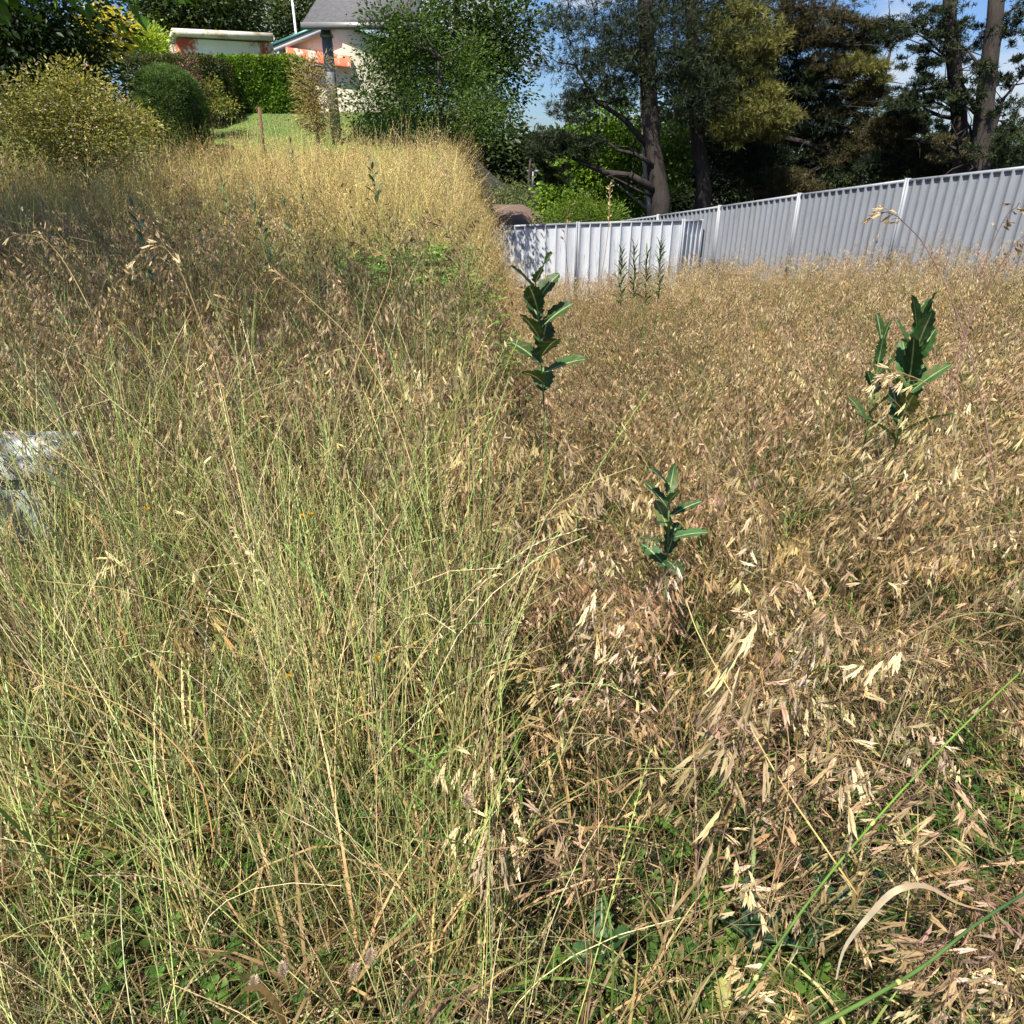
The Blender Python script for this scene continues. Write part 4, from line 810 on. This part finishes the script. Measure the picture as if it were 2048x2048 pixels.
# ------------------------------------------------------------------ weeds with large leaves
def big_leaf(mb, base, az, el, Ln, Wd, c, rib, droop=.8, teeth=.12, k=13, cup=.25, lobed=0.0, twist=0.0):
    s = np.linspace(0, 1, k); th = (math.pi/2-el)+droop*s**1.4
    d = np.stack([np.sin(th)*math.cos(az), np.sin(th)*math.sin(az), np.cos(th)], 1)
    ctr = np.array(base)+np.concatenate([[[0, 0, 0]], np.cumsum(d[:-1]*Ln/(k-1), axis=0)])
    sd0 = np.array([-math.sin(az), math.cos(az), 0.]); nr = np.cross(d, sd0); ta = twist*s
    sdv = sd0*np.cos(ta)[:, None]+nr*np.sin(ta)[:, None]; nr = np.cross(d, sdv)
    w = Wd/2*(np.sin(np.pi*np.clip(s*.86+.10, 0, 1))**.8)*(1+teeth*np.where(np.arange(k) % 2, 1, -1.))*(1-lobed*(np.arange(k) % 3 == 1)); w[-1] = .0015; w[0] = Wd*.09
    cols = np.array([-1, -.55, -.11, -.05, .05, .11, .55, 1]); V = []
    for cx in cols:
        V.append(ctr+sdv*(w*cx)[:, None]-nr*(w*(cup*(abs(cx))**1.5))[:, None]*(-1)+nr*(.03*Wd*rng.normal(size=k)*abs(cx))[:, None])
    V = np.stack(V, 1); nc = len(cols); f = []
    for i in range(k-1):
        for j in range(nc-1): a = i*nc+j; f += [(a, a+1, a+nc+1), (a, a+nc+1, a+nc)]
    C = np.tile(c, (k, nc, 1))*(.8+.4*rng.random((k, nc, 1))); sp_ = rng.random((k, nc, 1)) < .05; C = np.where(sp_, np.array([.16, .12, .05]), C); C[:, 3:5] = rib
    mb.add(V.reshape(-1, 3), f, C.reshape(-1, 3))
RIB = np.array([.34, .42, .20])
def weed(label, base, top, nleaf, Ln, Wd, c=(.042, .088, .026), start=.12, group='broad leaved weeds in the grass', lean_up=.55, teeth=.14, name='sow_thistle', droop=.8, upper=.55, stemc=(.16, .26, .08), r=.006):
    base = np.array(base, float); top = np.array(top, float); root = empty(name, base, label, 'weed', group); k = 8
    t = np.linspace(0, 1, k)[:, None]; pts = base*(1-t)+top*t+np.array([.03, 0, 0])*np.sin(t*3); m = MB(); m.tube(pts, np.linspace(r, r*.45, k), np.array(stemc), 6); child(m, 'stem', M_weed, root)
    ga = rng.uniform(0, 6.28)
    for q in range(nleaf):
        u = start+(1-start)*(q+.5)/nleaf; p = base*(1-u)+top*u+np.array([.03, 0, 0])*math.sin(u*3); ga += 2.4+.3*rng.normal(); el = lean_up*.3+lean_up*1.4*u**2+.1*rng.normal()
        sz = (1-upper*abs(u-.55)/.45*(.5 if u < .55 else 1)); cc = np.array(c)*rng.uniform(.7, 1.35); cc = mixc(cc, np.array([.22, .20, .06]), .45 if rng.random() < .16 else .06*rng.random()); m = MB()
        big_leaf(m, p, ga, el, Ln*sz*rng.uniform(.85, 1.1), Wd*sz, cc, RIB, droop*(1-.6*u), teeth, twist=.5*rng.normal()); child(m, 'leaf', M_weed, root)
    return root
def gpt(px, py, D): p = PD(px, py, D); return p
def wbase(p, dx=0., dy=0.): return np.array([p[0]+dx, p[1]+dy, float(ground_z(p[0]+dx, p[1]+dy))])
def weed_at(label, px, py, D, n, Ln, Wd, dx=0., dy=0., **kw):
    t_ = PD(px, py, D); return weed(label, wbase(t_, dx, dy), t_, n, Ln, Wd, **kw)
weed_at('tall weed with broad toothed dark leaves before the left end of the low fence', 1068, 555, 2.75, 13, .21, .10, dx=.06, start=.68, lean_up=.6, upper=.3)
weed_at('upright weed with long green leaves amid seed heads near the right edge', 1836, 655, 2.7, 15, .23, .085, dx=.0, start=.60, lean_up=.85, upper=.25, droop=.55, c=(.045, .11, .030))
weed_at('second upright shoot beside the long leaved weed near the right edge', 1762, 670, 2.8, 9, .15, .055, dx=.02, start=.66, lean_up=.9, upper=.3, droop=.4, c=(.04, .10, .03))
weed_at('dark green weed half buried in seed heads in the middle of the right slope', 1335, 965, 2.1, 12, .15, .055, dx=.0, start=.66, lean_up=.55, upper=.3, c=(.04, .10, .035))
for q, (px, py, D, n_, lab) in enumerate(((1242, 500, 6.3, 26, 'left stem of the feathery green weeds in front of the low fence'), (1268, 492, 6.6, 30, 'middle stem of the feathery green weeds in front of the low fence'), (1320, 486, 6.4, 34, 'tallest feathery green weed before the pale fence'), (1292, 505, 6.0, 24, 'short feathery green weed between its taller neighbours'))):
    weed_at(lab, px, py, D, n_+6, .13, .02, start=.66, lean_up=.7, teeth=.0, name='fleabane', c=(.06, .11, .04), upper=.3, r=.004)
GL = (.07, .14, .085)
for px, py, D, n_, Ln, lab in ((262, 405, 4.2, 13, .13, 'blue green leafy weed standing in the shade on the left slope'), (740, 318, 7.0, 14, .15, 'blue green weed in full sun near the top of the golden grass'), (437, 340, 6.2, 13, .11, 'dark narrow weed at the edge of the golden grass'), (497, 368, 6.4, 10, .12, 'pale green weed right of the dark narrow weed in the golden grass'),
                           (597, 360, 7.6, 9, .09, 'tiny green weed near the centre of the golden grass'), (383, 415, 5.4, 11, .09, 'small dark weed between shade and golden grass'), (565, 398, 6.4, 11, .12, 'spreading light green weed below the tiny green weed'), (520, 448, 5.2, 12, .14, 'dark green weed at the boundary of the tree shade'), (580, 282, 9.5, 12, .14, 'slender pale weed below the mown lawn')):
    weed_at(lab, px, py, D, n_, Ln, Ln*.30, start=.45, lean_up=.75, c=GL, teeth=.05, name='leafy_weed', droop=.5, r=.004)
weed_at('bright green weed deep in the shaded grass above the grey pit box', 130, 640, 3.4, 16, .12, .045, start=.3, c=(.05, .13, .03), name='leafy_weed', lean_up=.5)

# low rosettes in the foreground
def rosette(label, px, py, D, n, Ln, Wd, c, teeth=.25, lobed=.35, el=.35, group='low leafy plants in the foreground', cat='weed', name='thistle_rosette'):
    t_ = PD(px, py, D); b = t_ if True else t_; b = np.array([t_[0], t_[1], max(float(ground_z(t_[0], t_[1])), t_[2]-.05)]); root = empty(name, (b[0], b[1], float(ground_z(b[0], b[1]))), label, cat, group)
    m = MB(); m.tube(np.array([[b[0], b[1], root.location[2]], b]), [.004, .004], np.array([.12, .2, .06]), 5); child(m, 'stem', M_weed, root); a = rng.uniform(0, 6.28)
    for q in range(n):
        a += 6.28/n+.3*rng.normal(); m = MB(); big_leaf(m, b, a, el+.2*rng.normal(), Ln*rng.uniform(.7, 1.1), Wd*rng.uniform(.8, 1.1), np.array(c)*rng.uniform(.8, 1.2), RIB*.9, .6, teeth, 16, .2, lobed, .3*rng.normal()); child(m, 'leaf', M_weed, root)
rosette('grey green toothed leaves low in the seed heads at the bottom of the right slope', 1205, 1880, 1.50, 4, .12, .06, (.06, .13, .045), .2, .0, .9)
rosette('dark smooth paddle shaped leaves at the bottom between brown seed heads', 1512, 1850, 1.55, 5, .12, .045, (.04, .09, .045), .0, .0, .9, name='dock_plant')
rosette('prickly lobed thistle leaves beside the curled dry leaf', 1665, 1800, 1.6, 6, .17, .055, (.035, .085, .035), .4, .45, .7)
rosette('prickly lobed thistle leaves right of the curled dry leaf', 1800, 1810, 1.62, 5, .14, .05, (.035, .08, .035), .4, .45, .7)
rosette('ferny bright leaves at the left edge near the bottom', 62, 1775, 1.62, 8, .055, .045, (.06, .15, .03), .4, .5, .4, name='cranesbill_plant')
rosette('lobed light green leaves under the tall stems, bottom left', 270, 1850, 1.58, 6, .11, .035, (.07, .16, .035), .35, .4, .3, name='dandelion_plant')
rosette('narrow upright green leaves at the bottom of the left stems', 385, 1830, 1.55, 4, .15, .03, (.06, .14, .03), .0, .0, 1.1, name='plantain_plant')
rosette('broad dark leaves crossing at the bottom of the left slope', 555, 1880, 1.50, 5, .16, .04, (.03, .085, .03), .05, .0, .6, name='dock_plant')
rosette('small bright leaves at the foot of the middle stems', 860, 1960, 1.40, 5, .10, .05, (.05, .12, .03), .1, .0, .4, name='dock_plant')
rosette('yellowing lobed leaf by the bottom edge of the right slope', 1455, 1985, 1.40, 2, .05, .045, (.40, .42, .10), .35, .3, 1.0, name='yellow_leaf_plant')

# ------------------------------------------------------------------ single grass stalks that stand out
def cat_path(P_, n=24):
    P_ = np.asarray(P_); t = np.linspace(0, len(P_)-1.001, n); i = t.astype(int); f_ = (t-i)[:, None]
    A = P_[np.maximum(i-1, 0)]; B = P_[i]; C = P_[np.minimum(i+1, len(P_)-1)]; D = P_[np.minimum(i+2, len(P_)-1)]
    return .5*((2*B)+(-A+C)*f_+(2*A-5*B+4*C-D)*f_**2+(-A+3*B-3*C+D)*f_**3)
def stalk(label, pts, r0, r1, c0, c1, heads=0, frac=.3, Lh=.03, hc=PALE, nodes=(), group='single grass stalks', blade_at=None, name='grass_stalk', tight=.5):
    pts = cat_path([PD(*p) for p in pts]); b = pts[0].copy(); root = empty(name, b, label, 'grass stalk', group); k = len(pts)
    m = MB(); rr = np.linspace(r0, r1, k); m.tube(pts, rr, mixc(np.array(c0), np.array(c1), np.linspace(0, 1, k)), 6)
    for nd in nodes: i = int(nd*(k-1)); d = unit(pts[min(i+1, k-1)]-pts[i]); m.tube(np.array([pts[i]-d*.005, pts[i], pts[i]+d*.005]), [rr[i]*1.0, rr[i]*1.6, rr[i]*1.05], np.array([.55, .55, .18]), 6)
    child(m, 'stem', M_grass, root)
    if heads:
        m = MB()
        for q in range(heads):
            t = 1-frac+frac*(q+.5)/heads; fi = t*(k-1); i = min(int(fi), k-2); p = pts[i]+(pts[i+1]-pts[i])*(fi-i); d = unit(pts[i+1]-pts[i])
            o = rng.normal(size=3); o = unit(o-d*(o@d)); bd = unit(d+o*tight+np.array([0, 0, -.35])); e = p+bd*Lh*rng.uniform(.3, 1.3)
            m.tube(np.array([p, (p+e)/2+np.array([0, 0, .002]), e]), .0005, np.array(c1)*.8, 3, False)
            for z in range(rng.integers(1, 3)): spikelet(m, e, unit(bd+np.array([0, 0, -.5])+.3*rng.normal(size=3)), Lh*rng.uniform(.85, 1.1), Lh*.24, mixc(hc, STRAW, rng.random()*.5)*rng.uniform(.85, 1.1), 0)
        child(m, 'seed_head', M_grass, root)
    return root
BRN = (.11, .065, .055); PB = (.20, .11, .09)
stalk('tall dark stalk with a drooping golden head in front of the long fence post', [(1990, 950, 1.35), (1950, 740, 1.4), (1900, 590, 1.45), (1850, 492, 1.5), (1815, 452, 1.52), (1790, 430, 1.54), (1765, 424, 1.56)], .0016, .0007, PB, BRN, 11, .32, .024, np.array([.72, .50, .24]), tight=.45)
stalk('dark purple stalk rising to the right edge above the seed heads', [(1905, 800, 1.5), (1935, 660, 1.55), (1965, 540, 1.6), (2000, 455, 1.65), (2025, 415, 1.68)], .0015, .0008, PB, BRN, 9, .3, .024, STRAW)
stalk('second dark stalk crossing below the purple one at the right edge', [(1880, 840, 1.5), (1920, 690, 1.55), (1975, 580, 1.6), (2020, 500, 1.65), (2050, 470, 1.68)], .0014, .0007, PB, BRN, 8, .3, .022, STRAW)
stalk('arching stalk with pale oat like heads in front of the right hand weed', [(2000, 1010, 1.3), (1960, 880, 1.35), (1900, 800, 1.38), (1840, 760, 1.4), (1790, 745, 1.4), (1755, 760, 1.4)], .0013, .0006, PB, TAN, 14, .45, .028, PALE)
stalk('slim upright stalk with a thin head against the low pale fence', [(1185, 640, 3.2), (1205, 540, 3.25), (1216, 460, 3.3), (1219, 400, 3.3), (1220, 368, 3.3)], .0018, .0009, PB, TAN, 16, .5, .022, PALE, tight=.2)
stalk('dark thin wiry stalk beside the broad leaved weed at the fence', [(1145, 640, 2.6), (1135, 540, 2.6), (1130, 460, 2.6), (1138, 415, 2.6)], .0012, .0006, BRN, BRN, 6, .5, .018, TAN, tight=.5)
stalk('thick bright green jointed stalk crossing the lower right corner diagonally', [(1490, 1990, .92), (1545, 1905, .95), (1650, 1760, 1.0), (1760, 1630, 1.05), (1880, 1500, 1.1), (1960, 1420, 1.15), (2040, 1345, 1.2)], .0021, .0012, (.09, .17, .03), (.20, .36, .06), nodes=(.12, .52))
stalk('thick dark green stalk along the bottom right corner', [(1640, 2050, .82), (1760, 1985, .85), (1850, 1930, .9), (1950, 1850, .95), (2060, 1780, 1.0)], .0026, .0018, (.14, .24, .05), (.05, .13, .04), nodes=(.35,))
stalk('golden straight stem slanting down through the middle of the right slope', [(1715, 1790, 1.05), (1640, 1680, 1.08), (1560, 1560, 1.15), (1470, 1400, 1.25), (1400, 1275, 1.3), (1372, 1200, 1.34)], .0016, .0010, (.55, .40, .13), (.70, .55, .26), nodes=(.3, .7))
stalk('horizontal arching stalk with large pale heads above the green corner stalk', [(2040, 1235, 1.15), (1960, 1225, 1.15), (1880, 1245, 1.15), (1800, 1290, 1.15), (1730, 1330, 1.15)], .0011, .0005, SGRN*.5, TAN, 9, .3, .032, PALE)
stalk('cluster of drooping pale heads at the lower left of the right slope', [(1250, 1500, 1.4), (1235, 1400, 1.42), (1262, 1345, 1.44), (1290, 1420, 1.40), (1300, 1540, 1.34), (1290, 1620, 1.30)], .0012, .0005, PB, BRN, 20, .6, .026, STRAW, tight=1.3)
stalk('drooping pale heads fanning over the clover at the bottom', [(1390, 1850, 1.2), (1400, 1700, 1.22), (1440, 1660, 1.22), (1480, 1720, 1.20), (1505, 1800, 1.16)], .0012, .0005, PB, BRN, 18, .6, .027, np.array([.74, .56, .32]), tight=.7)
stalk('orange brown stem arcing from the left edge across the green stems', [(430, 1700, 1.1), (400, 1560, 1.12), (330, 1470, 1.14), (240, 1410, 1.16), (120, 1365, 1.2), (20, 1325, 1.22)], .0012, .0007, ORNG, TAN, 5, .2, .02, STRAW)
stalk('long green brown stem arching over the bottom of the left stems', [(470, 1850, .95), (600, 1790, .95), (700, 1755, .95), (800, 1742, .95), (880, 1765, .95), (945, 1790, .95)], .0011, .0006, (.13, .16, .03), (.22, .18, .06), 34, .5, .008, TAN, tight=.25)
stalk('pale arching stem with open head over the shaded grass, far left', [(260, 900, 1.9), (230, 740, 1.95), (150, 560, 2.0), (90, 480, 2.0), (40, 470, 2.0)], .0013, .0006, STRAW*.8, STRAW, 12, .35, .026, PALE)
stalk('pale head nodding left in front of the blue green weed', [(470, 900, 1.9), (440, 760, 1.95), (400, 640, 2.0), (350, 520, 2.0), (310, 490, 2.0), (270, 520, 2.0)], .0013, .0006, STRAW*.8, STRAW, 18, .45, .028, PALE)
stalk('pale stem crossing the shade with its head above the green patch', [(870, 1100, 1.8), (800, 860, 1.9), (720, 700, 2.0), (610, 590, 2.0), (545, 540, 2.0)], .0013, .0007, STRAW, STRAW, 12, .3, .026, STRAW)
stalk('dark brown headed stalk bending over the low green patch', [(960, 900, 2.3), (950, 700, 2.4), (935, 560, 2.5), (900, 470, 2.5), (870, 448, 2.5)], .0013, .0007, TAN, BRN, 10, .3, .026, np.array([.17, .11, .06]))
stalk('straw stem leaning right with its dark head at the sunny patch', [(640, 980, 2.0), (700, 760, 2.1), (780, 560, 2.2), (765, 510, 2.2), (720, 488, 2.2)], .0013, .0007, STRAW, TAN, 10, .3, .026, np.array([.28, .19, .09]))
stalk('reddish stem behind the grey pit box', [(255, 1300, 1.7), (215, 1110, 1.75), (180, 940, 1.8), (150, 820, 1.85), (130, 740, 1.9)], .0015, .0009, ORNG*.8, (.16, .08, .05), 9, .3, .022, np.array([.35, .18, .10]))
stalk('wheat like pale spike leaning over the left green stems', [(560, 1300, 1.5), (545, 1200, 1.5), (520, 1140, 1.5), (490, 1090, 1.5), (470, 1060, 1.5)], .0013, .0008, SGRN, SGRN, 26, .7, .013, PALE, tight=.2)
stalk('straw coloured stem rising diagonally with an open head, right of centre left slope', [(760, 1420, 1.4), (820, 1340, 1.4), (880, 1260, 1.4), (930, 1200, 1.4), (985, 1150, 1.4)], .0015, .0008, STRAW, STRAW, 20, .75, .015, PALE, tight=.2)
for q in range(5):
    pass
# curled dry leaf
root = empty('dry_leaf', PD(1675, 1950, 1.0), 'long curled pale dry grass leaf arching near the bottom right', 'dry leaf')
pts = cat_path([PD(1672, 1960, 1.0), PD(1690, 1895, 1.0), PD(1740, 1830, 1.0), PD(1790, 1782, 1.0), PD(1850, 1772, 1.0), PD(1920, 1808, .98), PD(2000, 1826, .97)], 22); m = MB()
s = np.linspace(0, 1, 22); fl = np.stack([np.cos(3.0*s)*.2, -np.cos(2*s), .6+.6*np.sin(3*s)], 1); m.ribbon(pts, .002+.0065*np.sin(np.pi*np.clip(s*1.05, 0, 1))**1.2, mixc(np.array([.42, .38, .27]), np.array([.32, .22, .11]), s)*(.8+.35*rng.random((22, 1))), fl); child(m, 'blade', M_grass, root)

# yellow flowers
for px, py, D, lab in ((293, 1018, 1.75, 'yellow flower beside the pit box among green stems'), (605, 1032, 1.9, 'left flower of the yellow pair in the middle of the left slope'), (623, 1029, 1.92, 'right flower of the yellow pair in the middle of the left slope'), (755, 1316, 1.5, 'single yellow flower low in the grey green stems'), (579, 1354, 1.5, 'half closed yellow flower lowest on the left slope'), (450, 798, 2.4, 'small yellow flower high in the tan grass, left of centre')):
    t_ = PD(px, py, D); b = wbase(t_, -.02, .03); root = empty('yellow_flower', b, lab, 'flower', 'yellow flowers on the left slope'); m = MB(); m.tube(cat_path([b, (b+t_)/2+np.array([.01, 0, 0]), t_], 8), .0012, np.array([.12, .22, .05]), 5); child(m, 'stem', M_weed, root)
    m = MB(); n = 26; a_ = rng.uniform(0, 6.28, n); el_ = rng.uniform(.1, 1.2, n); Dd = np.stack([np.cos(a_)*np.cos(el_), np.sin(a_)*np.cos(el_), np.sin(el_)], 1); m.leaves(np.tile(t_, (n, 1)), Dd, np.cross(Dd, np.array([0, 0, 1.])+.1), .009, .0035, np.array([.85, .50, .03])*(.8+.3*rng.random((n, 1))), .1); child(m, 'petals', M_weed, root)
# hare's-foot heads
for px, py, D, lab in ((508, 1968, 1.18, 'fuzzy brown seed head at the lower left corner of the broad dark leaves'), (567, 1940, 1.2, 'fuzzy brown seed head in front of the broad dark leaves'), (708, 1945, 1.2, 'left of the twin fuzzy brown seed heads at the bottom'), (740, 1915, 1.2, 'right and taller of the twin fuzzy brown seed heads at the bottom'), (935, 1600, 1.3, 'slanting pale fuzzy seed head at the right of the left stems')):
    t_ = PD(px, py, D); b = wbase(t_, .0, .02); ax = unit(np.array([.15*rng.normal(), .1, 1.])); root = empty('fuzzy_seed_head', b, lab, 'seed head', 'fuzzy seed heads'); m = MB(); m.tube(np.array([b, t_]), .0012, np.array([.18, .24, .08]), 5); child(m, 'stem', M_weed, root)
    m = MB(); n = 420; hh = rng.uniform(-.5, .5, n); o = rnd(n); o -= ax*(o@ax)[:, None]; o /= np.linalg.norm(o, axis=1)[:, None]; Pp = t_+ax*(hh*.030)[:, None]+o*(.0042*np.sqrt(np.maximum(0, 1-(2*hh)**2)))[:, None]
    m.leaves(Pp, o+ax*.7+.3*rnd(n), rnd(n), .0065, .0008, mixc(np.array([.42, .28, .20]), np.array([.62, .50, .40]), rng.random(n)), .1); child(m, 'head', M_grass, root)

# ------------------------------------------------------------------ pit box in the grass
p = np.array([-2.02, 2.62]); zg = float(ground_z(*p)); root = empty('utility_pit', (p[0], p[1], zg), 'pale blue grey plastic utility pit half hidden by grass at the left edge', 'utility box')
def tbox(m, x0, x1, y0, y1, z0_, z1_, ins, c, be=.012):
    def ring(z, i): return [(x0+i, y0+i, z), (x1-i, y0+i, z), (x1-i, y1-i, z), (x0+i, y1-i, z)]
    lv = [(z0_, 0), (z1_-be, ins), (z1_, ins+be)]; v = [q for z, i in lv for q in ring(z, i)]; f = []
    for l in range(2):
        for j in range(4): a = l*4+j; b = l*4+(j+1) % 4; f += [(a, b, b+4), (a, b+4, a+4)]
    f += [(8, 9, 10), (8, 10, 11)]; m.add(np.array(v), f, c)
m = MB(); tbox(m, p[0]-.26, p[0]+.22, p[1]-.18, p[1]+.18, zg-.05, zg+.35, .02, np.array([.36, .43, .40])); child(m, 'body', M_plastic, root)
m = MB(); tbox(m, p[0]-.27, p[0]+.23, p[1]-.19, p[1]+.19, zg+.335, zg+.39, .0, np.array([.52, .55, .53])); child(m, 'lid', M_plastic, root)

# short blades and tufts along the lawn's near edge
x = rng.uniform(-14, .2, 26000); y = rng.uniform(15.2, 20.5, 26000); k = side(x, y) < .02; x, y = x[k], y[k]
m = MB(); n = len(x); m.leaves(np.stack([x, y, ground_z(x, y)+.015], 1), np.array([0, 0, 1.])+.5*rnd(n), rnd(n), rng.uniform(.03, .07, n), .012, mixc(np.array([.07, .14, .03]), np.array([.22, .26, .08]), rng.random(n)), .1)
o = m.build('lawn_grass', M_grass); tag(o, 'short mown grass of the lawn in front of the hedges', 'grass', kind='stuff')
